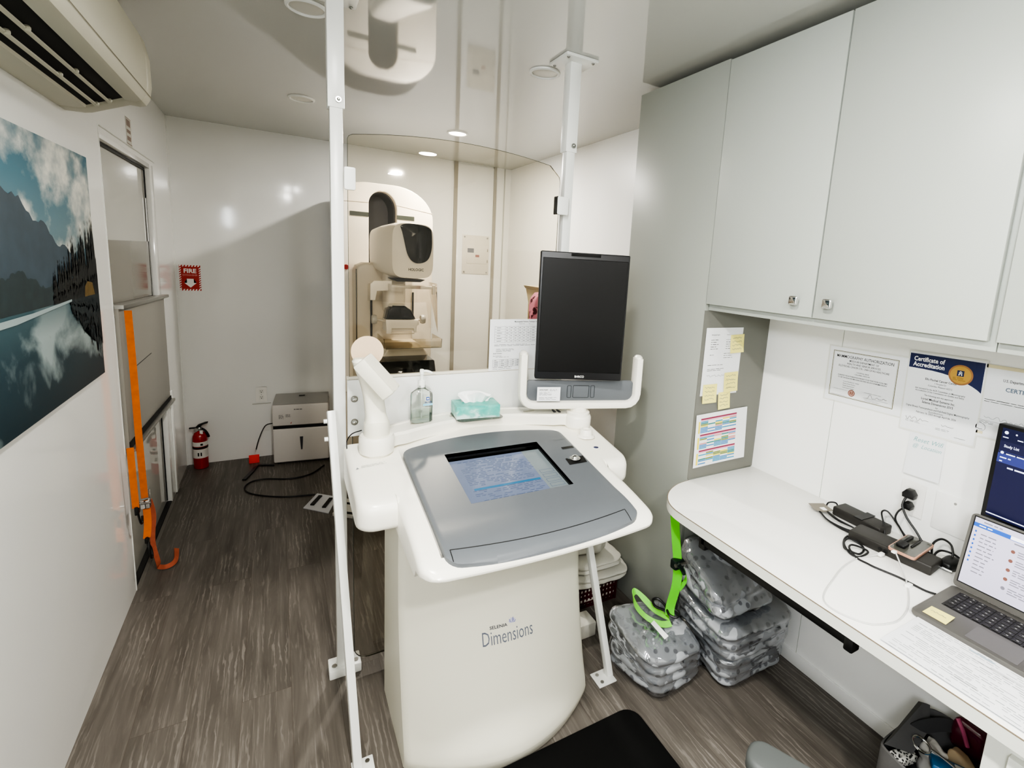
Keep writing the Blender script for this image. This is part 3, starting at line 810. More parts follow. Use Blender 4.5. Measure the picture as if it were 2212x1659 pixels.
# lettering and flower mark on the column
b = B(); GL = mat('grey_lettering', '#6a6f7c', rough=.5); GL2 = mat('dark_lettering', '#3a3d48', rough=.5)
def onfront(x0, z0):
    return lambda a, c: (x0 + a, col_front(x0 + a, z0 + c - .06*a) - .0009, z0 + c - .06*a)
b.text('Dimensions', .060, onfront(.541, .3445), GL, sx=.645, bold=-.004)
b.text('SELENIA', .0135, onfront(.570, .3885), GL2, bold=.015, sx=1.25)
b.make('lettering', ped)
b = B(); FL = mat('violet_mark', '#8f90b8', rough=.5); FL2 = mat('pale_violet_mark', '#c0c0d4', rough=.5)
for i, a in enumerate((150, 125, 100, 78, 55, 30)):
    L = .024 - .003*abs(i-2.5); ca, sa = cos(rad(a)), sin(rad(a))
    P_ = onfront(.650, .390)
    pts = [(0, 0), (ca*L*.5 - sa*.005, sa*L*.5*.8 + ca*.004), (ca*L, sa*L*.8), (ca*L*.5 + sa*.005, sa*L*.5*.8 - ca*.004)]
    b.raw([P_(*p) for p in pts], [(0, 1, 2, 3)], FL if i % 2 else FL2)
b.make('flower_mark', ped)
b = B(); b.box(.955, 1.157, 1.556, 1.640, .0, .066, CREAM3, .006); b.make('stabilizer_foot', cs)

# --- tray: white shell with wings, grey top, rolled front edge
def ztop(y):
    return .934 - .17*(1.523 - y)
def nose(y, y0=1.185, y1=1.076, drop=.040):
    d = max(0, y0 - y); t = min(1, d/(y0 - y1))
    return ztop(max(y, y0)) - .17*.35*d - drop*(1 - math.sqrt(max(0, 1 - t*t)))
def rim(d, r):
    return 0 if d >= r else r - math.sqrt(max(0, r*r - (r-d)**2))
def field(b, xs, yb, yt, zf, zb, material, ny=26, front=True):
    """height-field slab over columns xs, between yb(x) and yt(x), top zf(x,y), underside zb"""
    def col(u): return [lerp(yb(u), yt(u), (1 - cos(PI*j/ny))/2) for j in range(ny + 1)]
    n = len(xs); top = [[Vector((x, y, zf(x, y))) for y in col(x)] for x in xs]
    vs = [p for c in top for p in c]; m = ny + 1
    fs = [(i*m+j, (i+1)*m+j, (i+1)*m+j+1, i*m+j+1) for i in range(n-1) for j in range(ny)]
    k = len(vs); vs += [Vector((p.x, p.y, zb(p.x, p.y))) for p in vs]
    fs += [(k+i*m+j, k+i*m+j+1, k+(i+1)*m+j+1, k+(i+1)*m+j) for i in range(n-1) for j in range(ny)]
    loop = [i*m for i in range(n)] + [(n-1)*m+j for j in range(1, m)] + [i*m+ny for i in range(n-2, -1, -1)] + [j for j in range(ny-1, 0, -1)]
    L = len(loop)
    fs += [(loop[i], loop[(i+1) % L], k+loop[(i+1) % L], k+loop[i]) for i in range(L)]
    b.raw(vs, fs, material)
def cols(x0, x1, r, n=14):
    e = [r*(1 - cos(PI/2*i/5)) for i in range(6)]
    return [x0 + a for a in e] + [lerp(x0+r, x1-r, i/n) for i in range(1, n)] + [x1 - a for a in e[::-1]]
def corner(x, x0, x1, r):
    d = min(x - x0, x1 - x); return rim(max(d, 0), r)
b = B()
x0, x1 = .274, .986
yb = lambda x: 1.050 - .022*(1 - ((x-CX)/.356)**2) + corner(x, x0, x1, .055)*.9
yt = lambda x: 1.690 + .055*(1 - ((x-CX)/.356)**2)
def zwhite(x, y):
    e = rim(min(x - x0, x1 - x), .020) if y < 1.335 else 0
    e2 = rim(max(0, y - yb(x)), .014)
    inside = 1 if (.350 < x < .910 and 1.10 < y < 1.60) else 0
    return max(.827, nose(y, 1.19, 1.044, .048) - .006*min(1, max(0, 1.2-y)/.06) - e - e2*.5) - .032*inside
field(b, cols(x0, x1, .055, 22), yb, yt, zwhite, lambda x, y: .818 + .05*max(0, y-1.06) - (0 if y < 1.12 else .025) + rim(max(0, y - yb(x)), .006)*.9, CREAM3, 34)
for sgn in (-1, 1):
    a0, a1 = (.171, .30) if sgn < 0 else (.96, 1.089)
    yb2 = lambda x, a0=a0, a1=a1, sgn=sgn: 1.325 + (rim(max(0, x - a0), .05) if sgn < 0 else rim(max(0, a1 - x), .05))
    yt2 = lambda x, a0=a0, a1=a1, sgn=sgn: 1.668 - (rim(max(0, x - a0), .014) if sgn < 0 else rim(max(0, a1 - x), .04))
    def zw(x, y, a0=a0, a1=a1, sgn=sgn, yb2=yb2):
        d = (x - a0) if sgn < 0 else (a1 - x)
        return ztop(y) - .0004 - rim(max(0, d), .018) - rim(max(0, y - yb2(x)), .030)
    xs_ = [a0 + (a1-a0)*(1-cos(PI*i/16))/2 for i in range(17)]
    field(b, xs_, yb2, yt2, zw, lambda x, y, yb2=yb2: .818 + .10*max(0, y-1.33) + rim(max(0, y - yb2(x)), .02), CREAM3, 24)
tray = b.make('tray', cs, sharp=38)
b = B()   # neck between tray and column
b.prism(rrect(.32, .94, 1.40, 1.655, .03), 'z', .78, .845, CREAM2, .004); b.make('neck', cs)
# grey top, built around the touchscreen opening
SX0, SX1 = .461, .799; SYT, SYB = 1.521, 1.253
gx0, gx1 = .336, .924
gyb = lambda x: 1.0640 - .022*(1 - ((x-CX)/.294)**2) + corner(x, gx0, gx1, .035)*.8
gyt = lambda x: 1.578 + .048*(1 - ((x-CX)/.294)**2) - corner(x, gx0, gx1, .035)*.8
def zgrey(x, y):
    e = rim(min(x - gx0, gx1 - x), .006)
    return nose(y, 1.19, 1.050, .044) + .0055 - e
zg_b = lambda x, y: zgrey(x, y) - .012
b = B()
field(b, cols(gx0, SX0, .035, 3)[:8] + [SX0], gyb, gyt, zgrey, zg_b, CGREY, 30)
field(b, [SX1] + cols(SX1, gx1, .035, 3)[-8:], gyb, gyt, zgrey, zg_b, CGREY, 30)
mids = [lerp(SX0, SX1, i/12) for i in range(13)]
field(b, mids, gyb, lambda x: SYB, zgrey, zg_b, CGREY, 24)
field(b, mids, lambda x: SYT, gyt, zgrey, zg_b, CGREY, 6)
gtop = b.make('top_cover', tray, sharp=38)
# drawer joint on the rolled front
b = B(); jy = 1.100
pts = [(x, jy - .020*(1 - ((x-CX)/.294)**2) , 0) for x in [lerp(.352, .885, i/16) for i in range(17)]]
P3 = [(x, y, zgrey(x, y) + .0006) for x, y, _ in pts]
b.tube(P3, .0011, DARKIN, 6, 0)
for x in (.352, .885):
    b.tube([(x, y, zgrey(x, y) + .0006) for y in [lerp(jy - .02*(1-((x-CX)/.294)**2), gyb(x)+.001, i/6) for i in range(7)]], .0011, DARKIN, 6, 0)
b.make('drawer_joint', tray)
# screen recess
b = B()
zs = lambda y: ztop(y) + .0056
def q(x, y, dz): return (x, y, zs(y) + dz)
dzr = -.022
ring = [(SX0, SYT), (SX1, SYT), (SX1, SYB), (SX0, SYB)]
b.raw([q(x, y, 0) for x, y in ring] + [q(x, y, dzr) for x, y in ring], [(0, 1, 5, 4), (1, 2, 6, 5), (2, 3, 7, 6), (3, 0, 4, 7)], BLACKG)
b.make('screen_bezel', tray)
SCR = mat('touchscreen', '#202632', rough=.12, emit=.27, ecol='#aab6d0')
SCRT = mat('screen_text', '#2c3547', rough=.2, emit=.17, ecol='#7f8fb0'); SCRB = mat('screen_bar', '#23506b', rough=.2, emit=.22, ecol='#3d7ba2')
SCRG = mat('screen_side', '#4c5357', rough=.2, emit=.22, ecol='#a9b3b0')
ang = Vector((0, -1, -.17)).normalized()
s = Sheet(q(SX0, SYT, dzr+.0015), (1, 0, 0), ang, SX1-SX0, (SYT-SYB)*math.sqrt(1+.17**2), lift=.0)
s.base(SCR, BLACK)
s.rect(0, 0, s.w, .014, BLACKG, 1); s.rect(s.w*.80, .014, s.w*.20, s.h-.03, SCRG, 1); s.rect(.0, s.h-.020, s.w, .020, SCRG, 1)
s.rect(.040, s.h*.655, .225, .010, SCRB, 2)
rr = random.Random(3)
for i in range(26):
    y = .028 + i*.0085
    if abs(y - s.h*.66) < .009: continue
    x = .035
    while x < .25:
        ww = rr.uniform(.008, .03)
        if rr.random() < .7: s.rect(x, y, ww, .0022, SCRT, 2)
        x += ww + .006
for i in range(4): s.frame(s.w*.83, .14 + i*.026, .05, .018, .0012, SCRT, 2)
s.make('touchscreen', tray)
# controls right of the screen
def plate(pts, material, name, h=.0008, lbl=None):
    b = B(); bm = bmesh.new()
    vs = [bm.verts.new((x, y, zs(y) + h)) for x, y in pts]; bm.faces.new(vs); bmesh.ops.triangulate(bm, faces=bm.faces[:]); b.bm(bm, material)
    return b.make(name, tray, label=lbl)
plate([(.842, 1.352), (.912, 1.352), (.918, 1.392), (.899, 1.392)] + arc(.882, 1.382, .020, 20, -200, 10)[1:-1] + [(.852, 1.392), (.846, 1.39)], BLACK, 'button_panel')
plate([(.868, 1.448), (.915, 1.448), (.915, 1.462), (.868, 1.462)], BLACK, 'reader_slot')
plate([(.865, 1.512), (.915, 1.512), (.915, 1.514), (.865, 1.514)], mat('badge_line', '#5e6468'), 'badge')
b = B(); b.lathe((.882, 1.386, zs(1.386)), [(.0195, .0), (.0185, .002), (.0145, .0025)], ALU, 24); b.sphere((.882, 1.386, zs(1.386)+.002), .0135, CHROME, 20, sz=.7); b.make('trackball', tray)
b = B(); z_ = ztop(1.522); b.lathe((1.011, 1.522, z_), [(.036, .0), (.033, .004), (.027, .005), (.0245, .007), (.0235, .024), (.021, .028), (.013, .0285), (.0125, .024), (0.0001, .024)], CREAM3, 28); b.make('rotary_knob', tray)
b = B(); z_ = ztop(1.434); b.lathe((1.003, 1.436, z_), [(.0165, 0), (.016, .0012), (0.0001, .0014)], WHITE, 24); b.lathe((1.003, 1.436, z_+.0014), [(.009, 0), (.009, .0012), (.0001, .0014)], NAVY, 20); b.make('power_button', tray)
# warning line on the left wing
s = Sheet((.186, 1.530, ztop(1.530)+.001), (1, .12, .02), (0, -1, -.17), .14, .03, lift=.0006)
s.lines(.020, .004, .085, 3, .0045, .0010, INKP)
s.make('warning_line', tray)
s = Sheet((.186, 1.530, ztop(1.530)+.001), (1, .12, .02), (0, -1, -.17), .14, .03, lift=.0006)
s.poly([(.004, .016), (.013, .016), (.0085, .007)], INKP); s.make('warning_triangle', tray)

# --- curved shelf rail with two collars
def rail_c(t):
    x = lerp(.262, 1.018, t); y = 1.612 + .127*math.sin(PI*t)**.85
    return Vector((x, y, 0))
b = B(); n = 30
P = [rail_c(i/n) for i in range(n+1)]
def sect(i):
    t = (P[min(i+1, n)] - P[max(i-1, 0)]).normalized(); nn = Vector((-t.y, t.x, 0)); return nn
hw = .050; r_ = .008
shape = [(-hw, .958), (-hw, .992), (-hw+.008, 1.0), (-hw+.03, 1.0), (-hw+.032, .996), (hw-.016, .996), (hw-.014, 1.0), (hw-.004, 1.0), (hw, .996), (hw, .958)]
vs = []; m = len(shape)
for i, p in enumerate(P):
    w_ = 1 if 2 < i < n-2 else .8
    for o_, z in shape: vs.append(p + sect(i)*(o_*w_) + Vector((0, 0, z)))
fs = [(i*m+j, i*m+(j+1) % m, (i+1)*m+(j+1) % m, (i+1)*m+j) for i in range(n) for j in range(m)]
fs += [list(range(m)), [n*m+j for j in range(m)][::-1]]
b.raw(vs, fs, CREAM3); rail = b.make('shelf_rail', cs)
b = B()
b.lathe((.264, 1.605, 0), [(.040, .925), (.043, .945), (.052, .950), (.054, .965), (.054, .998), (.049, 1.006), (.036, 1.006)], CREAM3, 36); b.make('collar', rail)
b = B()
b.lathe((1.018, 1.600, 0), [(.040, .925), (.044, .945), (.052, .955), (.053, .990), (.049, .998), (.046, 1.000)], CREAM3, 36)
b.lathe((1.018, 1.600, 0), [(.046, .9995), (.046, 1.010), (.042, 1.014), (.036, 1.015)], CREAM3, 32); b.make('collar', rail)
for t_ in (.20, .40, .78):
    p = rail_c(t_); b = B(); b.box(p.x-.022, p.x+.022, p.y-.004, p.y+.008, .9962, .9975, mat('slot_shadow', '#b9b5a6')); b.make('shelf_slot', rail)

# --- scanner head on its post (left collar)
scn = thing('barcode_scanner', 'cream angled scanner head on a curved post at the left end of the console', 'scanner', (.264, 1.605, 1.006))
b = B()
b.lathe((.264, 1.605, 0), [(.039, 1.004), (.039, 1.046), (.036, 1.052)], CREAM2, 32)
secs = [(1.050, .264, 1.607, .036, .034), (1.07, .262, 1.612, .032, .028), (1.10, .259, 1.616, .031, .025), (1.13, .256, 1.618, .031, .024), (1.16, .251, 1.618, .032, .025), (1.19, .243, 1.615, .032, .026), (1.22, .232, 1.611, .032, .026), (1.246, .222, 1.606, .030, .024), (1.256, .220, 1.604, .022, .016)]
vs = []; fs = []; k = 20
for z, x, y, rx, ry in secs:
    for i in range(k):
        a = 2*PI*i/k; ca, sa = cos(a), sin(a)
        vs.append((x + rx*(abs(ca)**.7)*(1 if ca >= 0 else -1), y + ry*(abs(sa)**.7)*(1 if sa >= 0 else -1), z))
for j in range(len(secs)-1):
    fs += [(j*k+i, j*k+(i+1) % k, (j+1)*k+(i+1) % k, (j+1)*k+i) for i in range(k)]
fs += [list(range(k))[::-1], [(len(secs)-1)*k+i for i in range(k)]]
b.raw(vs, fs, CREAM2); b.make('curved_post', scn)
b = B()
A_ = Vector((.228, 1.590, 1.244)); D_ = Vector((.090, -.030, -.112)); D_n = D_.normalized()
up = Vector((.62, -.50, .62)); up = (up - D_n*up.dot(D_n)).normalized(); sd = D_n.cross(up)
M = Matrix(((sd.x, up.x, D_n.x, A_.x), (sd.y, up.y, D_n.y, A_.y), (sd.z, up.z, D_n.z, A_.z), (0, 0, 0, 1)))
L = D_.length
b.prism([(-.034, -.020), (.034, -.020), (.036, .004), (.028, .021), (-.028, .021), (-.036, .004)], 'z', -.014, L*.84, CREAM2, .006, 3, M=M)
hd = b.make('scanner_head', scn)
b = B(); b.prism(rrect(-.018, .018, .010, L*.84, .014, 6), 'y', .0198, .0212, CREAM2, .0008, 1, M=M @ Matrix(((1, 0, 0, 0), (0, 1, 0, 0), (0, 0, 1, 0), (0, 0, 0, 1)))); b.make('thumb_pad', hd)
b = B(); b.cyl((.2435, 1.652, 1.2685), (.2422, 1.6423, 1.2703), .0485, mat('beige_disc', '#cdb79c', rough=.75), 40); b.make('beige_disc', scn)
b = B(); b.prism(rrect(.296, .322, 1.120, 1.152, .004), 'y', 1.745, 1.748, mat('clear_tab', '#dcdcd6', rough=.1)); b.make('clear_tab', mid)
b = B(); b.tube([(.222, 1.63, 1.015), (.196, 1.65, 1.0), (.182, 1.66, .975), (.180, 1.648, .952)], .0018, CABLE, 8); b.make('cable', scn)

# --- portrait monitor in its white U-shaped yoke (right collar)
yaw = rad(-19)
def Rz(c, a): return Matrix.Translation(c) @ Matrix.Rotation(a, 4, 'Z')
mo = thing('portrait_monitor', 'black portrait monitor standing in a white U-shaped yoke on the console', 'monitor', (1.018, 1.60, 1.045))
MY = Rz(Vector((1.022, 1.598, 0)), rad(-16.5))
def yoke():
    b = B(); hw_ = .231; zb = 1.039; zt = 1.236; r = .045
    path = [(-hw_, 0, zt)] + [(-hw_, 0, lerp(zt, zb+r, .5))] + [(-hw_ + r - r*cos(rad(a)), 0, zb + r - r*sin(rad(a))) for a in (0, 22, 45, 68, 90)] + [(0, 0, zb)] + [(hw_ - r + r*sin(rad(a)), 0, zb + r - r*cos(rad(a))) for a in (0, 22, 45, 68, 90)] + [(hw_, 0, lerp(zt, zb+r, .5)), (hw_, 0, zt-.01)]
    vs = []; m = 12
    pp = [Vector(p) for p in path]
    for i, p in enumerate(pp):
        t = (pp[min(i+1, len(pp)-1)] - pp[max(i-1, 0)]).normalized(); nx = t.cross(Vector((0, 1, 0)))
        for k in range(m):
            a = 2*PI*k/m; ca, sa = cos(a), sin(a)
            vs.append(MY @ (p + nx*(.0165*(abs(ca)**.6)*(1 if ca > 0 else -1)) + Vector((0, .028*(abs(sa)**.6)*(1 if sa > 0 else -1), 0))))
    fs = [(i*m+k, i*m+(k+1) % m, (i+1)*m+(k+1) % m, (i+1)*m+k) for i in range(len(pp)-1) for k in range(m)] + [list(range(m))[::-1], [(len(pp)-1)*m+k for k in range(m)]]
    b.raw(vs, fs, CREAM3)
    for e_ in ((-hw_, zt), (hw_, zt-.01)): b.lathe((0, 0, 0), [(.0155, -.003), (.0145, .006), (.009, .012), (.0001, .014)], CREAM3, 16, MY @ Matrix.Translation((e_[0], 0, e_[1])), 1.0, 1.65)
    return b.make('yoke', mo)
yoke()
b = B(); b.prism(rrect(-.215, .215, 1.050, 1.134, .012), 'y', -.006, .012, CGREY, .002, M=MY); gp = b.make('control_panel', mo)
b = B()
for x0, x1 in ((-.055, -.040), (-.032, .032), (.040, .055)):
    pts = [MY @ Vector((x, -.0065, z)) for x, z in rrect(x0, x1, 1.067, 1.115, .004)]
    b.tube(pts, .0012, mat('button_line', '#33383b'), 6, 0, closed=True)
b.make('button_outline', gp)
b = B(); b.cyl((1.020, 1.603, 1.002), (1.020, 1.603, 1.03), .034, CREAM3, 24); b.make('neck', mo)
b = B(); b.tube([MY @ Vector(p) for p in ((-.10, .02, 1.10), (-.105, .028, 1.02), (-.09, .02, .998))], .004, CABLE, 8); b.tube([MY @ Vector(p) for p in ((-.085, .02, 1.10), (-.088, .028, 1.02), (-.07, .02, .998))], .004, CABLE, 8); b.make('cable', mo)
MM = Rz(Vector((.9875, 1.565, 0)), rad(-22.5))
mw, z0, z1 = .334, 1.146, 1.6235
b = B(); b.box(-mw/2, mw/2, 0, .035, z0, z1, mat('monitor_black', '#1b1b1d', rough=.42), .005, 3, M=MM); b.box(-.07, .07, .0345, .05, z0+.03, z0+.20, BLACK, .004, M=MM); cas = b.make('casing', mo)
def onscr(x, z, l=0): return MM @ Vector((x, -.0006 - l*.0004, z))
b = B(); sx0, sx1, sz0, sz1 = -mw/2+.010, mw/2-.007, z0+.030, z1-.024
b.raw([onscr(sx0, sz0), onscr(sx1, sz0), onscr(sx1, sz1), onscr(sx0, sz1)], [(0, 1, 2, 3)], mat('dark_screen', '#0b0b0c', rough=.30, spec=.5)); b.make('screen', mo)
b = B(); b.tube([onscr(x, z) for x, z in rrect(sx0, sx1, sz0, sz1, .001)], .0007, BLACKG, 5, 0, closed=True)
b.raw([onscr(-.055, z1-.014, 1), onscr(.055, z1-.014, 1), onscr(.055, z1-.004, 1), onscr(-.055, z1-.004, 1)], [(0, 1, 2, 3)], BLACKG); b.make('sensor_bar', cas)
b = B(); b.text('BARCO', .0115, lambda a, c: onscr(.003 + a, z0+.0095 + c, 1), WHITE, 'CENTER', .02, sx=.95); b.make('logo', cas)
# service card taped on the yoke
def oncard(x, z, l=0): return MY @ Vector((x, -.0295 - l*.0004, z))
class Card(Sheet):
    def P(s, x, y, l=0): return MY @ Vector((-.178 + x, -.0305 - l*.0004 + y*.0, 1.115 - y))
s = Card((0, 0, 0), (1, 0, 0), (0, 0, -1), .090, .055); s.base(PAPER)
s.txt(.008, .013, .0075, 'HOLOGIC', INK, bold=.02); s.lines(.048, .008, .03, 3, .003, .0010, INKL); s.lines(.008, .020, .05, 4, .0035, .0011, INKL); s.lines(.008, .040, .07, 3, .0036, .0010, INKL)
s.make('service_card', label='small white service card stuck on the monitor yoke', cat='card')

# ================================================================== things on the console shelf
sa = thing('sanitizer_bottle', 'clear pump bottle of hand sanitizer on the console shelf', 'bottle', (.43, 1.700, .9965))
CL = glassmat('clear_bottle', '#fafcfa', rough=.08, refl=.9, ior=1.45, base_gloss=.05); GELM = glassmat('sanitizer_gel', '#f3f8f5', rough=.05, refl=.7, ior=1.3, base_gloss=.03)
Mb = Rz(Vector((.43, 1.704, 0)), rad(4))
b = B(); zb = 1.0006
def bsec(z, w, d): return [(w*abs(cos(a))**.5*(1 if cos(a) > 0 else -1), d*abs(sin(a))**.5*(1 if sin(a) > 0 else -1), z) for a in [2*PI*i/28 for i in range(28)]]
def loft(b, secs, material, M):
    vs = []; k = len(secs[0])
    for s_ in secs: vs += [M @ Vector(p) for p in s_]
    fs = [(j*k+i, j*k+(i+1) % k, (j+1)*k+(i+1) % k, (j+1)*k+i) for j in range(len(secs)-1) for i in range(k)] + [list(range(k))[::-1], [(len(secs)-1)*k+i for i in range(k)]]
    b.raw(vs, fs, material)
loft(b, [bsec(zb, .034, .019), bsec(zb+.003, .037, .021), bsec(zb+.094, .037, .021), bsec(zb+.104, .035, .020), bsec(zb+.116, .018, .015), bsec(zb+.121, .012, .012), bsec(zb+.132, .012, .012)], CL, Mb); bd = b.make('bottle_body', sa)
b = B(); loft(b, [bsec(zb+.004, .0345, .0187), bsec(zb+.040, .0345, .0187)], GELM, Mb); b.make('gel', bd)
CAPM = mat('translucent_cap', '#e9ebe6', rough=.25)
b = B(); c_ = Mb @ Vector((0, 0, 0)); b.lathe((c_.x, c_.y, 0), [(.0135, zb+.125), (.0135, zb+.140), (.0125, zb+.147), (.006, zb+.151), (.005, zb+.168), (.0075, zb+.170), (.0075, zb+.184), (.006, zb+.188)], CAPM, 24)
b.tube([(c_.x, c_.y, zb+.181), (c_.x+.018, c_.y-.004, zb+.181), (c_.x+.034, c_.y-.008, zb+.174)], .0045, CAPM, 10, 4); b.make('pump', sa)
b = B(); b.cyl((c_.x, c_.y, zb+.012), (c_.x, c_.y, zb+.125), .0028, CAPM, 8); b.make('dip_tube', sa)
class BotSheet(Sheet):
    def P(s, x, y, l=0): return Mb @ Vector((.002 + x, -.0213 - l*.0003, zb+.092 - y))
s = BotSheet((0, 0, 0), (1, 0, 0), (0, 0, -1), .03, .05)
s.rect(.008, .0, .011, .012, mat('label_blue', '#2a4f9e'), 1); s.disc(.0135, .006, .0032, WHITE, 2)
s.txt(.0145, .0215, .0072, 'SPECTRUM', mat('label_navy', '#33497e'), 'CENTER', .03, 1, .68); s.rect(-.003, .0235, .034, .0075, mat('label_cyan', '#8cc5de'), 1); s.rect(.004, .033, .02, .0014, INK, 1)
s.make('bottle_label', sa)

ACR = glassmat('acrylic_tray', '#fafaf7', rough=.1, refl=.8, base_gloss=.06)
b = B(); b.prism(rrect(.548, .722, 1.640, 1.764, .02, 5), 'z', 1.0005, 1.0035, ACR, .001)
tg = b.make('acrylic_tray', label='clear acrylic tray under the teal tissue box', cat='tray')
ti = thing('tissue_box', 'teal and white tissue box with a tissue pulled out, on the console shelf', 'tissue box', (.632, 1.705, 1.0037))
TEAL, nt, bs, tc = nodes_of('teal_cloud_print')
n = nt.nodes.new('ShaderNodeTexNoise'); n.inputs['Scale'].default_value = 22; n.inputs['Detail'].default_value = 4; n.inputs['Distortion'].default_value = .6
mp = nt.nodes.new('ShaderNodeMapping'); nt.links.new(tc.outputs['Object'], mp.inputs[0]); mp.inputs['Scale'].default_value = (1, 1, 1.6); nt.links.new(mp.outputs[0], n.inputs['Vector'])
sx = nt.nodes.new('ShaderNodeSeparateXYZ'); nt.links.new(tc.outputs['Object'], sx.inputs[0])
ma = nt.nodes.new('ShaderNodeMath'); ma.operation = 'MULTIPLY_ADD'; ma.inputs[1].default_value = 7; nt.links.new(sx.outputs[2], ma.inputs[0]); nt.links.new(n.outputs['Fac'], ma.inputs[2])
r = nt.nodes.new('ShaderNodeValToRGB'); nt.links.new(ma.outputs[0], r.inputs[0]); e = r.color_ramp.elements
e[0].position = .50; e[0].color = lin('#cfe9e2'); e[1].position = .92; e[1].color = lin('#3fa79b'); k_ = e.new(.68); k_.color = lin('#6fc0b2')
nt.links.new(r.outputs[0], bs.inputs['Base Color']); bs.inputs['Roughness'].default_value = .35
Mt = Rz(Vector((.632, 1.708, 0)), rad(-6))
b = B(); b.box(-.081, .081, -.050, .050, 1.0037, 1.0507, TEAL, .0012, M=Mt); b.make('carton', ti)
TIS = mat('tissue', '#f3f3f1', rough=.8, spec=.2)
b = B()
rr = random.Random(9)
nu, nv = 15, 7
def tis(u, v):
    a = lerp(-1, 1, u)
    spread = lerp(.62, 1.0, v)
    x = a*.068*spread
    z = 1.051 + v*(.034 - .012*a*a + .008*sin(a*5 + 1)) 
    y = .006*sin(a*9) * (1-v*.3) - .022*v*(1 if a < .3 else .75) * sin(a*3.2 + .6)
    return Mt @ Vector((x, y, z))
b.grid(tis, [i/nu for i in range(nu+1)], [j/nv for j in range(nv+1)], TIS)
b.grid(lambda u, v: Mt @ Vector((lerp(-.055, .055, u)*lerp(.9, 1.15, v), .010 + .012*v + .005*sin(u*12), 1.051 + v*(.030+.010*sin(u*4)))), [i/nu for i in range(nu+1)], [j/nv for j in range(nv+1)], TIS)
b.make('tissue', ti)
# ================================================================== mammography gantry in the far room
mg = thing('mammography_machine', 'cream mammography machine with arched gantry seen through the glass shield', 'x-ray machine', (.67, 3.6, 0))
MC = mat('machine_cream', '#efe7d9', rough=.32); MC2 = mat('machine_beige', '#cdc3b2', rough=.4); MG = mat('machine_dark_grey', '#434247', rough=.45)
DKW = mat('smoked_window', '#0b0c0e', rough=.10, spec=.35); MSTRIP = mat('machine_strip', '#3b4039', rough=.4)
# inverted-U gantry
def arch(x0, x1, zt, z0, rx0, rz0, rx1, rz1, n=10):
    return [(x0, z0)] + [(x0 + rx0 - rx0*cos(PI/2*i/n), zt - rz0 + rz0*sin(PI/2*i/n)) for i in range(n+1)] + [(x1 - rx1 + rx1*sin(PI/2*i/n), zt - rz1 + rz1*cos(PI/2*i/n)) for i in range(n+1)] + [(x1, z0)]
outer = arch(.345, .972, 2.035, .62, .20, .12, .27, .22)
inner = arch(.542, .722, 1.985, 1.30, .085, .085, .095, .12)
b = B(); b.prism(outer + [(.722, .62)] + inner[::-1] + [(.542, .62)], 'y', 3.60, 3.66, MC, .012, 3)
b.make('gantry', mg)
outer2 = arch(.352, .965, 2.028, .62, .20, .12, .27, .22)
b = B(); b.prism(outer2 + [(.716, .62)] + arch(.548, .716, 1.979, 1.30, .080, .080, .090, .115)[::-1] + [(.548, .62)], 'y', 3.661, 4.02, MG)
b.make('gantry_rear', mg)
b = B(); b.box(.540, .726, 3.88, 4.0, .64, 1.995, mat('machine_mid_grey', '#66656a', rough=.45)); b.make('gantry_recess', mg)
b = B(); b.box(.33, .985, 3.56, 4.05, .003, .14, MC2, .02); b.box(.36, .96, 3.62, 4.02, .14, .63, MC2, .02); b.make('base', mg)
for xa, xb in ((.425, .541), (.723, .84)):
    b = B(); b.box(xa, xb, 3.597, 3.602, 1.812, 1.840, MSTRIP); b.make('indicator_strip', mg)
b = B()
b.tube([(.35, 3.5985, 1.90), (.541, 3.5985, 1.905)], .0016, MC2, 6, 0); b.make('gantry_joint', mg)
b = B(); b.tube([(.723, 3.5985, 1.905), (.968, 3.5985, 1.872)], .0016, MC2, 6, 0); b.make('gantry_joint', mg)
b = B(); b.cyl((.398, 3.605, 1.475), (.398, 3.575, 1.475), .016, REDP, 20); b.lathe((.398, 3.575, 1.475), [(.0001, 0), (.0001, .0001)], REDP, 8); b.make('emergency_button', mg)
b = B(); b.box(.346, .352, 3.62, 4.0, 1.44, 1.52, MC2, .002); b.make('side_panel', mg)
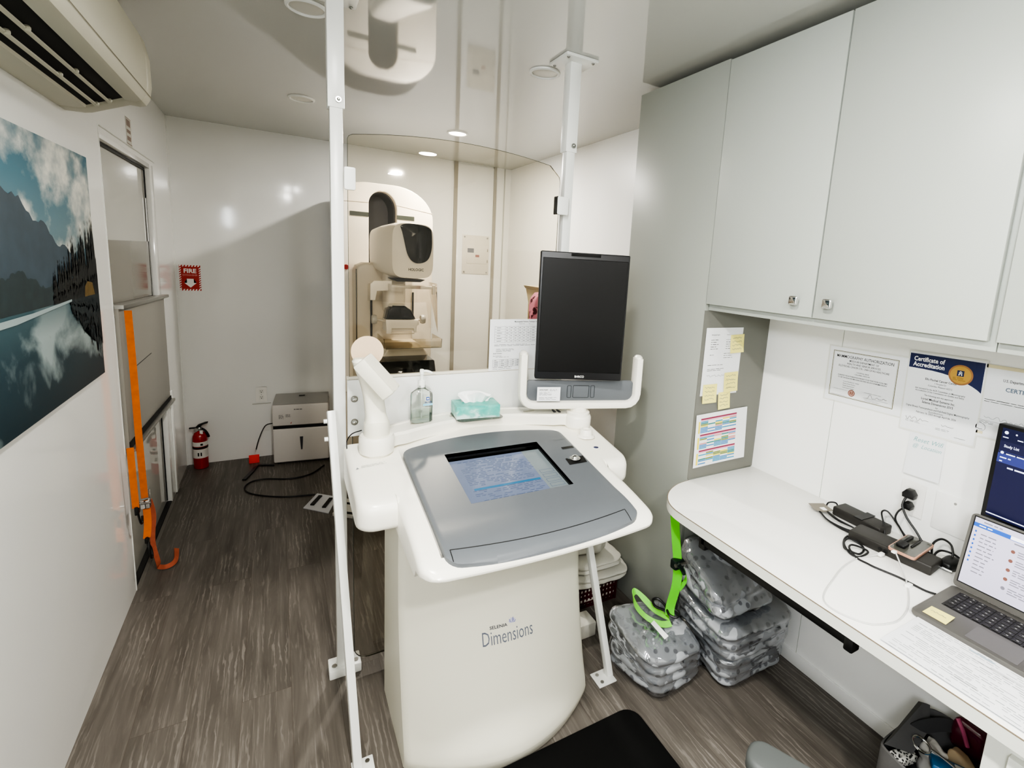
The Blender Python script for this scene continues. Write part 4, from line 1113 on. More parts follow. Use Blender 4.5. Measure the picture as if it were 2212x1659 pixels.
# C-arm: rear cover, column, tube head, detector
b = B(); b.prism([(.435, .70), (.435, 1.455), (.448, 1.492), (.49, 1.512), (.60, 1.512), (.64, 1.49), (.80, 1.47), (.80, .70)], 'y', 3.42, 3.60, MC2, .016, 3); ca = b.make('c_arm', mg)
b = B(); b.box(.522, .535, 3.414, 3.421, .78, 1.33, BLACK); b.box(.790, .800, 3.414, 3.421, 1.14, 1.33, BLACK); b.box(.436, .441, 3.416, 3.421, .72, 1.47, BLACK); b.make('guide_slot', ca)
b = B(); b.box(.595, .715, 3.26, 3.42, 1.20, 1.46, MC, .02, 3); b.make('carriage_column', ca)
def head():
    b = B()
    # side profile lofted from rear to front, seen slightly from the left
    secs = [(3.50, .530, .70, 1.475, 1.735), (3.30, .540, .76, 1.452, 1.752), (3.14, .570, .832, 1.437, 1.765), (3.085, .594, .838, 1.440, 1.762)]
    vs = []; k = 40
    for y, xa, xb, za, zb_ in secs:
        cx, cz, hx, hz = (xa+xb)/2, (za+zb_)/2, (xb-xa)/2, (zb_-za)/2
        for i in range(k):
            a = 2*PI*i/k; ca_, sa_ = cos(a), sin(a); e = .42
            vs.append((cx + hx*abs(ca_)**e*(1 if ca_ >= 0 else -1), y, cz + hz*abs(sa_)**e*(1 if sa_ >= 0 else -1)))
    fs = [(j*k+i, j*k+(i+1) % k, (j+1)*k+(i+1) % k, (j+1)*k+i) for j in range(len(secs)-1) for i in range(k)] + [list(range(k))[::-1], [(len(secs)-1)*k+i for i in range(k)]]
    b.raw(vs, fs, MC); return b.make('tube_head', mg, sharp=50)
th = head()
b = B()
win = [(.640, 1.742), (.662, 1.757), (.70, 1.762), (.77, 1.757), (.812, 1.742), (.824, 1.715), (.826, 1.63), (.812, 1.570), (.785, 1.540), (.74, 1.530), (.705, 1.545), (.680, 1.585), (.664, 1.65), (.650, 1.71)]
win = [tuple(p[:2]) for p in spline([(x, z, 0) for x, z in win], 3, True)]
b.prism(win, 'y', 3.074, 3.088, DKW, .003, 2); b.make('smoked_window', th)
b = B(); b.text('HOLOGIC', .0225, lambda a, c: (.688 + a, 3.0838, 1.484 + c), mat('machine_lettering', '#2c2b29'), bold=.02, sx=.9); b.make('lettering', th)
b = B(); b.prism([(.60, 1.43), (.80, 1.43), (.77, 1.415), (.63, 1.415)], 'y', 3.12, 3.34, DARKIN); b.make('collimator', th)
# face shield and its holder
FS = glassmat('face_shield_clear', '#fbf8f3', refl=1.2, ior=1.5, base_gloss=.05)
b = B(); n = 14
b.grid(lambda u, v: (lerp(.47, .87, u), 3.10 + .08*(1-sin(PI*u)), lerp(1.405 - .02*abs(u-.5), 1.29 if u < .9 else 1.12, v)), [i/n for i in range(n+1)], [0, .5, 1], FS)
b.grid(lambda u, v: (.868 + .010*v, lerp(3.10, 3.30, u), lerp(1.41, lerp(1.10, 1.32, u), v)), [0, .5, 1], [0, .5, 1], FS); fsd = b.make('face_shield', mg)
b = B(); b.prism([(.478, 1.30), (.478, 1.395), (.50, 1.415), (.60, 1.418), (.60, 1.36), (.515, 1.355), (.505, 1.30)], 'y', 3.12, 3.14, MC, .003); b.box(.60, .865, 3.125, 3.14, 1.372, 1.392, MC, .004); b.box(.845, .862, 3.11, 3.14, 1.34, 1.40, MC, .003); b.make('shield_holder', fsd)
# compression unit
cu = B(); cu.prism([(.578, 1.175), (.590, 1.235), (.62, 1.262), (.69, 1.262), (.73, 1.235), (.758, 1.178)], 'y', 3.17, 3.30, DKW, .010, 3); cu.lathe((.655, 3.235, 1.255), [(.058, 0), (.050, .012), (.0001, .014)], MC, 24); cmp_ = cu.make('compression_unit', mg)
b = B(); b.prism([(.572, 1.178), (.770, 1.175), (.775, 1.145), (.760, 1.140), (.758, 1.095), (.745, 1.095), (.740, 1.120), (.610, 1.122), (.605, 1.090), (.578, 1.090)], 'y', 3.155, 3.175, MC, .003)
b.box(.576, .764, 3.176, 3.30, 1.10, 1.174, MC, .006); b.make('paddle_bracket', cmp_)
for x, sgn in ((.515, 1), (.812, -1)):
    b = B(); b.cyl((x, 3.22, 1.172), (x + sgn*.07, 3.22, 1.160), .007, MC2, 10)
    M = Matrix.Translation((x, 3.22, 1.172)) @ Matrix.Rotation(rad(90), 4, 'Y')
    b.lathe((0, 0, 0), [(.0001, -.018), (.026, -.014), (.030, 0), (.026, .014), (.0001, .018)], mat('knob_grey', '#b5b1a8', rough=.25), 20, M); b.make('adjusting_knob', cmp_)
PD = glassmat('paddle_clear', '#f4f1ea', refl=.55, ior=1.5, base_gloss=.05)
b = B(); b.prism(rrect(.535, .862, 2.955, 3.175, .02), 'z', 1.030, 1.034, PD)
b.prism([(.535, 1.034), (.862, 1.034), (.855, 1.085), (.52, 1.092)], 'y', 2.953, 2.957, PD); b.prism([(2.955, 1.034), (3.175, 1.034), (3.175, 1.085), (2.955, 1.085)], 'x', .860, .864, PD); b.prism([(2.955, 1.034), (3.175, 1.034), (3.175, 1.09), (2.955, 1.09)], 'x', .526, .530, PD)
b.make('compression_paddle', cmp_)
b = B(); b.tube([(.535, 2.953, 1.032), (.862, 2.953, 1.032), (.863, 2.953, 1.085)], .0018, mat('paddle_edge', '#5f5b50', rough=.2), 6, 0); b.tube([(.60, 3.154, 1.088), (.745, 3.154, 1.09)], .003, MC2, 6, 0); b.make('paddle_edge', cmp_)
# image detector
b = B(); b.prism([(.575, 1.012), (.79, 1.012), (.805, .985), (.825, .95), (.85, .80), (.52, .80), (.53, .95), (.555, .985)], 'y', 3.10, 3.45, MC, .014, 3); det = b.make('detector_housing', mg)
b = B()
b.prism([(2.915, .775), (2.915, .868), (2.96, .955), (3.12, .960), (3.12, .775)], 'x', .495, .825, BLACKG, .014, 3); b.make('detector_plate', det)

# ================================================================== back wall things
ep = thing('electrical_panel', 'white electrical access panel with small stickers on the back wall', 'electrical panel', (1.51, YB-.012, 1.44))
yb_ = YB - .012
b = B(); b.box(1.388, 1.630, yb_-.006, yb_-.0003, 1.446, 1.777, mat('panel_white', '#d8d3c6', rough=.35), .001); b.make('cover_plate', ep)
b = B(); b.box(1.426, 1.616, yb_-.0085, yb_-.0061, 1.535, 1.690, mat('panel_white', ''), .001); dd = b.make('panel_door', ep)
b = B(); b.box(1.433, 1.490, yb_-.0095, yb_-.0086, 1.628, 1.665, mat('sticker_grey', '#6f7176', rough=.5)); b.make('label_plate', dd)
b = B(); b.box(1.505, 1.540, yb_-.0095, yb_-.0086, 1.592, 1.612, mat('sticker_rust', '#9a6d66', rough=.5)); b.make('label_plate', dd)
for z in (1.56, 1.655):
    b = B(); b.box(1.612, 1.619, yb_-.0105, yb_-.0086, z-.012, z+.012, GREYTRIM, .001); b.make('hinge', dd)
for x in (1.405, 1.612):
    for z in (1.462, 1.760):
        b = B(); b.cyl((x, yb_-.006, z), (x, yb_-.011, z), .0065, STEEL, 14); b.make('screw', ep)

# fire extinguisher sign
s = Sheet((-.572, YB, 1.421), (1, 0, 0), (0, 0, -1), .118, .172, lift=.0012)
s.base(REDP)
for i in range(7):
    for (xx, yy, hor) in ((i*.0168, 0, 1), (i*.0168, .162, 1)):
        s.poly([(xx+.004, yy), (xx+.012, yy), (xx+.008, yy+.010), (xx, yy+.010)], WHITE, 1)
for i in range(10):
    yy = .012 + i*.0152
    for xx in (0, .108): s.poly([(xx, yy+.009), (xx+.010, yy+.002), (xx+.010, yy+.009), (xx, yy+.016)], WHITE, 1)
s.txt(.059, .052, .040, 'FIRE', WHITE, 'CENTER', .03, 2, .98); s.txt(.059, .072, .0150, 'EXTINGUISHER', mat('sign_pink', '#d99a94'), 'CENTER', .01, 2, .80)
s.poly([(.040, .092), (.078, .092), (.078, .120), (.093, .120), (.059, .152), (.025, .120), (.040, .120)], WHITE, 2)
s.make('fire_extinguisher_sign', label='red and white fire extinguisher sign with a down arrow on the back wall', cat='sign')

# fire extinguisher
fe = thing('fire_extinguisher', 'red fire extinguisher with white label bands standing in the back left corner', 'fire extinguisher', (-.503, 4.135, 0))
ex, ey = -.503, 4.135
b = B(); b.lathe((ex, ey, 0), [(.040, .001), (.044, .006), (.0445, .215), (.042, .238), (.032, .258), (.018, .268), (.015, .275)], RED, 32); b.make('cylinder', fe)
LBL = mat('white_label', '#dcd9d4', rough=.4)
b = B(); b.lathe((ex, ey, 0), [(.0447, .168), (.0447, .200)], LBL, 32); b.lathe((ex, ey, 0), [(.0447, .083), (.0447, .148)], LBL, 32)
b.make('label_band', fe)
b = B(); b.lathe((ex, ey, 0), [(.0455, .150), (.046, .152), (.046, .162), (.0455, .164)], BLACK, 32); b.make('strap', fe)
b = B()
for dx in (-.012, .004): b.box(ex+dx, ex+dx+.008, ey-.0462, ey-.0452, .100, .125, INK)
b.box(ex+.006, ex+.02, ey-.0455, ey-.0445, .176, .19, INK); b.make('label_print', fe)
b = B(); b.lathe((ex, ey, 0), [(.014, .273), (.016, .290), (.013, .298)], STEEL, 20)
b.box(ex-.058, ex+.012, ey-.010, ey+.010, .292, .300, BLACK, .002); b.prism([(ex-.02, .302), (ex-.005, .318), (ex+.035, .332), (ex+.052, .333), (ex+.050, .325), (ex+.02, .316), (ex+.005, .302)], 'y', ey-.010, ey+.010, BLACK, .001); b.make('valve_handle', fe)
b = B(); b.cyl((ex-.018, ey-.012, .285), (ex-.018, ey-.02, .285), .013, ALU, 20); b.make('gauge', fe)
b = B(); b.tube([(ex+.012, ey, .288), (ex+.032, ey-.004, .272), (ex+.045, ey-.004, .248), (ex+.052, ey, .222)], .0075, BLACK, 10); b.make('hose', fe)
b = B(); b.box(ex+.004, ex+.022, ey-.030, ey-.029, .255, .283, LBL); b.make('inspection_tag', fe)

# outlet on the back wall
def outlet(name, label, s, plugs=True):
    s.base(mat('outlet_white', '#eceae5', rough=.3), th=.006)
    for cy in (.30, .70):
        s.poly([(s.w*.28, s.h*(cy-.13)), (s.w*.72, s.h*(cy-.13)), (s.w*.72, s.h*(cy+.13)), (s.w*.28, s.h*(cy+.13))], mat('outlet_face', '#e4e3dd', rough=.35), 1)
        for dx in (.40, .56): s.rect(s.w*dx, s.h*(cy-.07), s.w*.035, s.h*.06, BLACK, 2)
        s.disc(s.w*.5, s.h*(cy+.055), s.w*.045, BLACK, 2, 10)
    s.disc(s.w*.5, s.h*.5, s.w*.04, STEEL, 2, 12)
    return s.make(name, label=label, cat='outlet')
outlet('wall_outlet', 'white double wall outlet low on the back wall left of the dehumidifier', Sheet((-.160, YB, .543), (1, 0, 0), (0, 0, -1), .070, .114, lift=.006))
b = B(); b.box(-.185, -.065, YB-.004, YB-.0002, .412, .418, SEAM); b.make('wall_raceway', label='thin white raceway strip just below the outlet on the back wall', cat='cable trim')

# dehumidifier
dh = thing('dehumidifier', 'white box-shaped dehumidifier with a black middle band standing by the back wall', 'dehumidifier', (.13, 4.10, 0))
DW = mat('dehumidifier_white', '#d7d2cd', rough=.4); DG = mat('dehumidifier_top', '#a6a4a0', rough=.45)
Md = Rz(Vector((.125, 3.978, 0)), rad(-6))
b = B(); b.box(-.185, .185, 0, .215, .012, .272, DW, .012, 3, M=Md); lowb = b.make('water_tank', dh)
b = B(); b.box(-.181, .181, .004, .211, .272, .292, BLACK, M=Md); b.make('middle_band', dh)
b = B(); b.box(-.185, .185, 0, .215, .292, .455, DW, .012, 3, M=Md); upb = b.make('upper_housing', dh)
b = B(); b.prism([(.0, .4552), (.0, .458), (.03, .470), (.215, .482), (.215, .4552)], 'x', -.180, .180, DG, .006, 3, M=Md); b.make('top_cover', dh)
b = B(); b.prism([(-.011, .205), (.011, .205), (.005, .105), (-.005, .105)], 'y', -.0012, .002, MG, M=Md); b.make('level_window', lowb)
class DhSheet(Sheet):
    def P(s, x, y, l=0): return Md @ Vector((-.155 + x, -.0012 - l*.0004, .43 - y))
s = DhSheet((0, 0, 0), (1, 0, 0), (0, 0, -1), .3, .13)
s.lines(.11, .012, .055, 1, .01, .005, INKL, ragged=.1); s.lines(.012, .052, .035, 7, .0045, .0018, INKL); s.lines(.056, .050, .04, 5, .0045, .0018, INKL)
s.poly([(.085, .120), (.093, .106), (.092, .120)], REDP); s.make('printed_notice', upb)
b = B(); b.box(-.02, .02, .13, .15, .4815, .4835, BLACK, .001, M=Md); b.make('top_grip', dh)
b = B()
for x in (-.15, .15):
    for y in (.03, .185): b.cyl(Md @ Vector((x, y, .0)), Md @ Vector((x, y, .014)), .014, BLACK, 12)
b.make('foot', dh)
b = B(); b.tube([Md @ Vector((-.187, .03, .31)), (-.105, 4.06, .285), (-.145, 4.08, .19), (-.168, 4.10, .10)], .0042, mat('grey_cord', '#4a4a48', rough=.5), 8); b.make('drain_hose', dh)
b = B(); b.box(-.215, -.150, 4.085, 4.098, .0008, .062, mat('red_orange_glow_card', '#e2331f', rough=.6, emit=.05), .003, M=None); b.make('red_tag', label='bright red tag at the end of the dehumidifier hose', cat='tag')  # slight emission added to the red so the tag glows; no lamp
# power cord on the floor
b = B(); b.tube([(.264, 3.857, .006), (.165, 3.73, .005), (.036, 3.702, .005), (-.103, 3.755, .005), (-.183, 3.744, .005), (-.222, 3.67, .005), (-.20, 3.574, .005), (-.111, 3.487, .005), (.017, 3.42, .005), (.175, 3.388, .005)], .0048, CABLE, 8, 8)
b.make('floor_power_cord', label='thin black power cord looping over the floor in front of the dehumidifier', cat='cable')
b = B(); b.ribbon([(-.055, 3.985, .006), (-.144, 4.02, .006), (-.172, 3.985, .006), (-.195, 3.90, .006), (-.233, 3.787, .006)], [Vector((0, 1, 0)), Vector((.2, 1, 0)), Vector((1, .1, 0)), Vector((1, -.3, 0)), Vector((1, -.4, 0))], .022, .009, BLACK, 5)
b.make('flat_floor_cable', label='flat black cable bending across the floor left of the dehumidifier', cat='cable')
# cards with black strips on the floor
CARD = mat('white_card', '#cfd0d4', rough=.5)
b = B()
def quadbox(b, q, z0, z1, m): b.raw([(x, y, z0) for x, y in q] + [(x, y, z1) for x, y in q], [(0, 1, 2, 3), (4, 5, 6, 7), (0, 1, 5, 4), (1, 2, 6, 5), (2, 3, 7, 6), (3, 0, 4, 7)], m)
qa = [(.101, 3.225), (.232, 3.098), (.300, 3.300), (.189, 3.397)]
cd = thing('strap_card', 'white card with two black strips lying on the floor behind the left post', 'card', (.20, 3.25, 0))
b = B(); quadbox(b, qa, .001, .006, CARD); b.make('card', cd)
for c0, c1 in (((.150, 3.235), (.205, 3.345)), ((.212, 3.175), (.262, 3.285))):
    b = B(); d = Vector((c1[0]-c0[0], c1[1]-c0[1], 0)).normalized(); n_ = Vector((-d.y, d.x, 0))*.011
    quadbox(b, [(c0[0]-n_.x, c0[1]-n_.y), (c0[0]+n_.x, c0[1]+n_.y), (c1[0]+n_.x, c1[1]+n_.y), (c1[0]-n_.x, c1[1]-n_.y)], .0062, .014, BLACK); b.make('black_strip', cd)
tr_ = thing('floor_scale', 'flat white panel with dark edges lying on the floor seen beside the tray wing', 'panel', (.34, 3.1, 0))
b = B(); quadbox(b, [(.250, 3.06), (.372, 2.97), (.452, 3.13), (.345, 3.225)], .001, .020, mat('panel_offwhite', '#c9c6be', rough=.5)); b.make('panel', tr_)
b = B(); quadbox(b, [(.262, 3.062), (.372, 2.985), (.382, 3.0), (.272, 3.08)], .0202, .024, BLACK); quadbox(b, [(.330, 3.150), (.420, 3.085), (.428, 3.098), (.340, 3.165)], .0202, .024, BLACK); b.make('black_strip', tr_)

# beige shelf unit with a pink flowered gown, far right behind the monitor
BEIGE = mat('beige_wood', '#cdbfa2', rough=.45)
fu = thing('beige_shelf_unit', 'beige shelf unit on the far right wall, half hidden by the portrait monitor', 'shelf', (1.63, 2.85, 1.15))
b = B(); b.prism([(1.43, 1.405), (1.815, 1.405), (1.815, 1.425), (1.415, 1.425)], 'y', 2.72, 3.0, BEIGE, .003); b.make('top_board', fu)
b = B(); b.prism([(1.43, 1.404), (1.455, 1.404), (1.505, 1.15), (1.49, 1.15)], 'y', 2.73, 2.99, BEIGE, .002); b.make('side_board', fu)
b = B(); b.box(1.455, 1.815, 2.98, 2.995, 1.15, 1.404, mat('beige_wood_dark', '#a8997c', rough=.5)); b.make('back_board', fu)
for z in (1.37, 1.30):
    b = B(); b.box(1.462, 1.80, 2.74, 2.979, z-.008, z+.008, BEIGE, .002); b.make('shelf_board', fu)
PINK, nt, bs, tc = nodes_of('pink_floral_cloth')
v = nt.nodes.new('ShaderNodeTexVoronoi'); v.inputs['Scale'].default_value = 26; nt.links.new(tc.outputs['Object'], v.inputs['Vector'])
n = nt.nodes.new('ShaderNodeTexNoise'); n.inputs['Scale'].default_value = 40; nt.links.new(tc.outputs['Object'], n.inputs['Vector'])
ma = nt.nodes.new('ShaderNodeMath'); ma.operation = 'ADD'; nt.links.new(v.outputs['Distance'], ma.inputs[0]); nt.links.new(n.outputs['Fac'], ma.inputs[1])
r = nt.nodes.new('ShaderNodeValToRGB'); nt.links.new(ma.outputs[0], r.inputs[0]); e = r.color_ramp.elements
e[0].position = .78; e[0].color = lin('#4d1526'); e[1].position = .92; e[1].color = lin('#c87f94'); nt.links.new(r.outputs[0], bs.inputs['Base Color']); bs.inputs['Roughness'].default_value = .8
b = B(); b.soft([(1.285, 2.60, 1.02), (1.50, 2.60, 1.02), (1.50, 2.715, 1.02), (1.285, 2.715, 1.02), (1.325, 2.61, 1.40), (1.48, 2.61, 1.40), (1.48, 2.722, 1.40), (1.325, 2.722, 1.40)], PINK, 10, .5, .03, 9, 3)
b.make('flowered_gown', label='pink gown with dark flowers hanging beside the beige shelf unit', cat='gown')
# ================================================================== papers on the niche panel (faces the camera)
yn = 1.3850
def nsheet(x0, z1, w, h, rot=0., curl=None, lift=.0012):
    a = rad(rot); return Sheet((x0, yn, z1), (cos(a), 0, -sin(a)), (-sin(a), 0, -cos(a)), w, h, curl, lift)
s = nsheet(1.450, 1.366, .208, .275, 0, None)
s.base(PAPER)
s.txt(.030, .030, .006, 'Mammography Support', INK, sx=.8); s.txt(.115, .030, .006, 'Extension', INK, sx=.8)
for i, t_ in enumerate(('Hotline', 'Emergency', 'Storage', 'Radiology', 'Main')):
    s.lines(.030, .048 + i*.009, .045, 1, .01, .0016, INK); s.lines(.115, .048 + i*.009, .03, 1, .01, .0016, INK)
s.lines(.030, .108, .03, 1, .01, .0016, INK); s.lines(.108, .104, .06, 3, .009, .0014, INK)
s.lines(.024, .150, .10, 1, .01, .0014, INK); s.lines(.024, .166, .10, 2, .006, .0014, INK); s.scribble(.024, .195, .10, .008, INKP, .0006, 30, 2, 4)
s.make('contact_sheet', label='white typed contact sheet with yellow notes stuck on it, on the grey cabinet side', cat='paper sheet')
def note(x0, z1, w, h, rot, seed, label, lift):
    s = nsheet(x0, z1, w, h, rot, lambda u, v: .004*v*v, lift*.8)
    s.base(YNOTE)
    for i in range(4): s.scribble(w*.12, h*(.18 + i*.2), w*.7, h*.10, INKP, .0007, 16, 2, seed + i)
    s.make('sticky_note', label=label, cat='sticky note', group='yellow sticky notes on the cabinet side')
note(1.588, 1.336, .078, .075, -2, 11, 'yellow sticky note at the upper right of the typed sheet on the cabinet side', .0032)
note(1.575, 1.180, .080, .082, -2, 21, 'yellow sticky note with dense writing at the lower right of the typed sheet', .0032)
note(1.462, 1.137, .078, .077, 0, 31, 'yellow sticky note at the lower left corner of the typed sheet', .0032)
note(1.553, 1.098, .068, .072, -3, 41, 'lowest yellow sticky note, hanging below the typed sheet', .0024)
s = nsheet(1.443, 1.013, .290, .226, -2.2, lambda u, v: .010*u*u*v + .016*max(0, u-.8)*(1-v), .003)
s.base(PAPER)
COLS = [mat('print_' + c[1:], c, rough=.6) for c in ('#8c2a4a', '#d9a0b4', '#2f7f7c', '#4b86b8', '#e3d24a', '#7a8a3c', '#e8e6e0', '#cf8f8f', '#3f93b5')]
rr = random.Random(12)
for bl in range(3):
    y = .018 + bl*.068
    for r_ in range(10):
        x = .026
        if r_ == 0: s.rect(x, y, .205, .0062, COLS[0])
        elif r_ == 1: s.rect(x, y + .0065, .205, .005, COLS[1])
        else:
            for k in range(5):
                c = COLS[rr.choice([2, 3, 4, 5, 6, 6, 7, 8] if r_ < 7 else [3, 3, 8, 6])]
                s.rect(x + k*.041, y + r_*.0063, .0405, .0052, c)
    s.rect(.014, y + .012, .009, .05, COLS[4])
s.make('colour_schedule', label='white sheet with a colourful striped schedule taped low on the grey cabinet side', cat='paper sheet')

# ================================================================== certificates on the desk wall
xw = XR
def wsheet(y0, z1, w, h, rot=0., curl=None, lift=.001):
    a = rad(rot); return Sheet((xw, y0, z1), (0, -cos(a), -sin(a)), (0, sin(a), -cos(a)), w, h, curl, lift)
k_ = 1.053
s = wsheet(1.109, 1.339, .284, .216, -.9); s.kx, s.ky = .99, .98
s.base(mat('sleeve_clear', '#dcdcd4', rough=.25))
s.rect(.006, .005, .272, .206, PAPER, 1)
OLIVE = mat('olive_frame', '#6e6a48', rough=.6)
s.frame(.020, .018, .232, .174, .0022, OLIVE, 2); s.frame(.024, .022, .224, .166, .0006, OLIVE, 2)
cx = .136
s.txt(cx, .042, .0158, 'MAMMOGRAPHY AUTHORIZATION', INK, 'CENTER', .002, 3, .80)
s.txt(cx, .054, .0098, 'MISSOURI DEPARTMENT OF', INK, 'CENTER', .002, 3, .86)
s.txt(cx, .065, .0098, 'HEALTH AND SENIOR SERVICES', INK, 'CENTER', .002, 3, .86)
s.txt(cx, .076, .0098, 'ELLIS FISCHEL CANCER CTR - UNIV OF MO HEALTHCARE', INK, 'CENTER', .001, 3, .72)
s.txt(cx, .092, .0064, '1 HOSPITAL DRIVE', INK, 'CENTER', 0, 3, .86); s.txt(cx, .100, .0064, 'COLUMBIA, MISSOURI', INK, 'CENTER', 0, 3, .86)
s.txt(cx, .111, .0066, 'IS GRANTED THIS AUTHORIZATION PURSUANT TO SECTIONS 192.760-192.766, RSMO', INK, 'CENTER', .008, 3, .70)
s.txt(cx, .119, .0066, 'TO USE THE RADIATION MACHINE IDENTIFIED BELOW FOR MAMMOGRAPHY', INK, 'CENTER', .008, 3, .76)
for i, t_ in enumerate(('Control Manufacturer:  Hologic', 'Machine Model Number:', 'Machine Serial Number:', 'Authorization Number:')): s.txt(.070, .132 + i*.008, .0054, t_, INK, 'LEFT', 0, 3, .86)
s.lines(.038, .163, .06, 1, .01, .0014, INKL); s.lines(.030, .186, .06, 1, .01, .0012, INKL)
s.disc(.106, .170, .0125, mat('seal_brown', '#8d5a4c', rough=.5), 3); s.disc(.106, .170, .0095, mat('seal_pale', '#caa89a', rough=.5), 4); s.rect(.1005, .164, .0045, .012, mat('seal_brown', ''), 5); s.rect(.1075, .164, .0045, .012, mat('seal_brown', ''), 5)
s.scribble(.160, .168, .07, .014, INKL, .0006, 14, 3, 2); s.rect(.150, .175, .085, .0007, INKL, 3); s.lines(.150, .156, .08, 1, .01, .0014, INKL); s.lines(.155, .179, .06, 3, .004, .0011, INKL)
s.make('mammography_certificate', label='white landscape authorization certificate in a plastic sleeve on the desk wall, leftmost of the certificates', cat='certificate')

s = wsheet(.834, 1.368, .222, .286, -1.2, None, .0022); s.kx, s.ky = .965, .942
s.base(mat('sleeve_clear', ''))
s.rect(.004, .004, .214, .276, PAPER, 1)
# navy header with curved lower edge
s.poly([(.005, .010), (.215, .010), (.215, .108)] + [(lerp(.205, .005, i/14), .060 + .040*(1 - i/14)**3.2) for i in range(15)], NAVY, 2)
s.txt(.018, .034, .0215, 'Certificate of', WHITE, 'LEFT', .022, 4, .78); s.txt(.018, .053, .0215, 'Accreditation', WHITE, 'LEFT', .022, 4, .78)
s.disc(.156, .060, .0335, mat('medal_rim', '#a87a50', rough=.3, metal=.4), 4, 40); s.disc(.156, .060, .0285, GOLD, 5, 40)
s.rect(.146, .045, .019, .019, NAVY, 6); s.rect(.1505, .0475, .010, .0035, WHITE, 7); s.rect(.1505, .0535, .010, .003, WHITE, 7); s.rect(.1505, .0475, .003, .014, WHITE, 7); s.rect(.1575, .0475, .003, .014, WHITE, 7)
s.lines(.136, .069, .04, 3, .004, .0013, mat('medal_print', '#7d6127'), 6)
cx = .105
for y, sz, t_, bo in ((.096, .0105, 'Ellis Fischel Cancer Center', .014), (.106, .0078, '1 Hospital Dr', 0), (.116, .0082, 'Columbia, Missouri 65212', 0), (.130, .0078, 'was surveyed by the ACR Committee on Mammography', .006), (.138, .0078, 'Accreditation of the Commission on Quality and Safety', .006),
    (.151, .0078, 'The following unit was approved', .006), (.165, .0112, 'Lorad Medical Systems Inc.', .014), (.177, .0112, 'Selenia Dimensions 2015', .014), (.188, .0078, 'for', 0), (.197, .0086, 'Digital Breast Tomosynthesis and Full-Field Digital Mammography', .006), (.206, .0078, 'Accredited from:', 0), (.214, .0086, 'February 16, 2023 through April 06, 2026', .006)):
    s.txt(cx, y, sz, t_, INK, 'CENTER', bo, 2, .80)
s.scribble(.018, .238, .07, .014, INK, .0005, 12, 2, 8); s.lines(.018, .246, .05, 2, .004, .0012, INKL); s.scribble(.125, .240, .035, .010, INK, .0005, 9, 2, 18); s.lines(.110, .252, .04, 2, .004, .0012, INKL); s.rect(.165, .268, .03, .0012, INKL)
s.make('accreditation_certificate', label='portrait certificate with navy header and gold seal in a plastic sleeve on the desk wall', cat='certificate')

s = wsheet(.640, 1.362, .222, .222, -1.0, None, .001)
s.base(mat('sleeve_clear', '')); s.rect(.003, .004, .216, .213, PAPER, 1)
s.txt(.105, .045, .0115, 'U.S. Department of Health', INK, 'CENTER', .008, 3, .72); s.txt(.105, .072, .0165, 'CERTIFIED', mat('steel_blue_print', '#5c6b7c'), 'CENTER', .02, 3, .95)
s.lines(.024, .103, .18, 2, .006, .0016, INKL); s.scribble(.03, .158, .11, .012, INKP, .0005, 20, 3, 3); s.rect(.014, .167, .12, .0007, INKL, 3); s.lines(.014, .171, .05, 2, .004, .0012, INKL)
for r_ in (.0125, .0118): s.disc(.026, .190, r_, INKL if r_ > .012 else PAPER, 3 if r_ > .012 else 4, 24)
s.scribble(.018, .192, .014, .012, INKL, .0007, 6, 5, 5); s.rect(.004, .202, .03, .008, mat('tape_tan', '#d2c9a6', rough=.5), 3); s.rect(.003, .000, .12, .010, mat('tape_tan', ''), 3)
s.make('federal_certificate', label='third certificate on the desk wall, partly hidden behind the dark blue monitor', cat='certificate')

HAND = mat('teal_handwriting', '#79aaa9', rough=.7)
s = wsheet(.792, 1.118, .104, .160, -1.5, lambda u, v: .010*v*v, .0012)
s.base(PAPER)
def hand(s, x, y, sz, t_): s.txt(x, y, sz, t_, HAND, 'LEFT', -.002, 2, .92, .35)
hand(s, .012, .046, .0215, 'Reset Wifi'); hand(s, .012, .066, .018, '@  Location')
s.make('handwritten_note', label='white slip with faint teal handwriting hanging below the certificates', cat='note')

# outlets and plate on the desk wall
ol_ = outlet('wall_outlet', 'white wall outlet with two black plugs above the desk', Sheet((XR, .787, .936), (0, -1, 0), (0, 0, -1), .072, .115, lift=.005))
b = B(); OWH = mat('blank_plate', '#ededea', rough=.3)
b.box(XR-.005, XR-.0005, .560, .686, .812, .935, OWH, .001); bp_ = b.make('blank_wall_plate', label='blank white wall plate partly hidden behind the laptop', cat='wall plate')
b = B(); b.cyl((XR-.005, .632, .915), (XR-.0065, .632, .915), .004, STEEL, 10); b.make('screw', bp_)
def plug(y, z, s_=1., label='', drop=None):
    t = thing('power_plug', label, 'plug', (XR-.02, y, z), 'black plugs in the desk outlet')
    b = B(); b.prism([(y-.017*s_, z-.012*s_), (y+.017*s_, z-.012*s_), (y+.019*s_, z+.002), (y+.008*s_, z+.017*s_), (y-.008*s_, z+.017*s_), (y-.019*s_, z+.002)], 'x', XR-.038, XR-.0085, BLACK, .004, 2); b.make('body', t)
    b = B(); b.tube(drop, .0036*s_, CABLE, 8, 6); b.make('cord', t)
plug(.751, .897, 1.0, 'upper black plug in the outlet above the desk', [(XR-.030, .757, .886), (XR-.045, .757, .86), (XR-.055, .735, .83), (XR-.060, .70, .80), (XR-.065, .675, .775), (XR-.06, .66, .752), (XR-.05, .64, .7445)])
plug(.751, .856, .8, 'lower black plug in the outlet above the desk', [(XR-.030, .756, .850), (XR-.05, .764, .835), (XR-.058, .765, .81), (XR-.055, .748, .785), (XR-.05, .725, .755), (XR-.05, .705, .7445)])

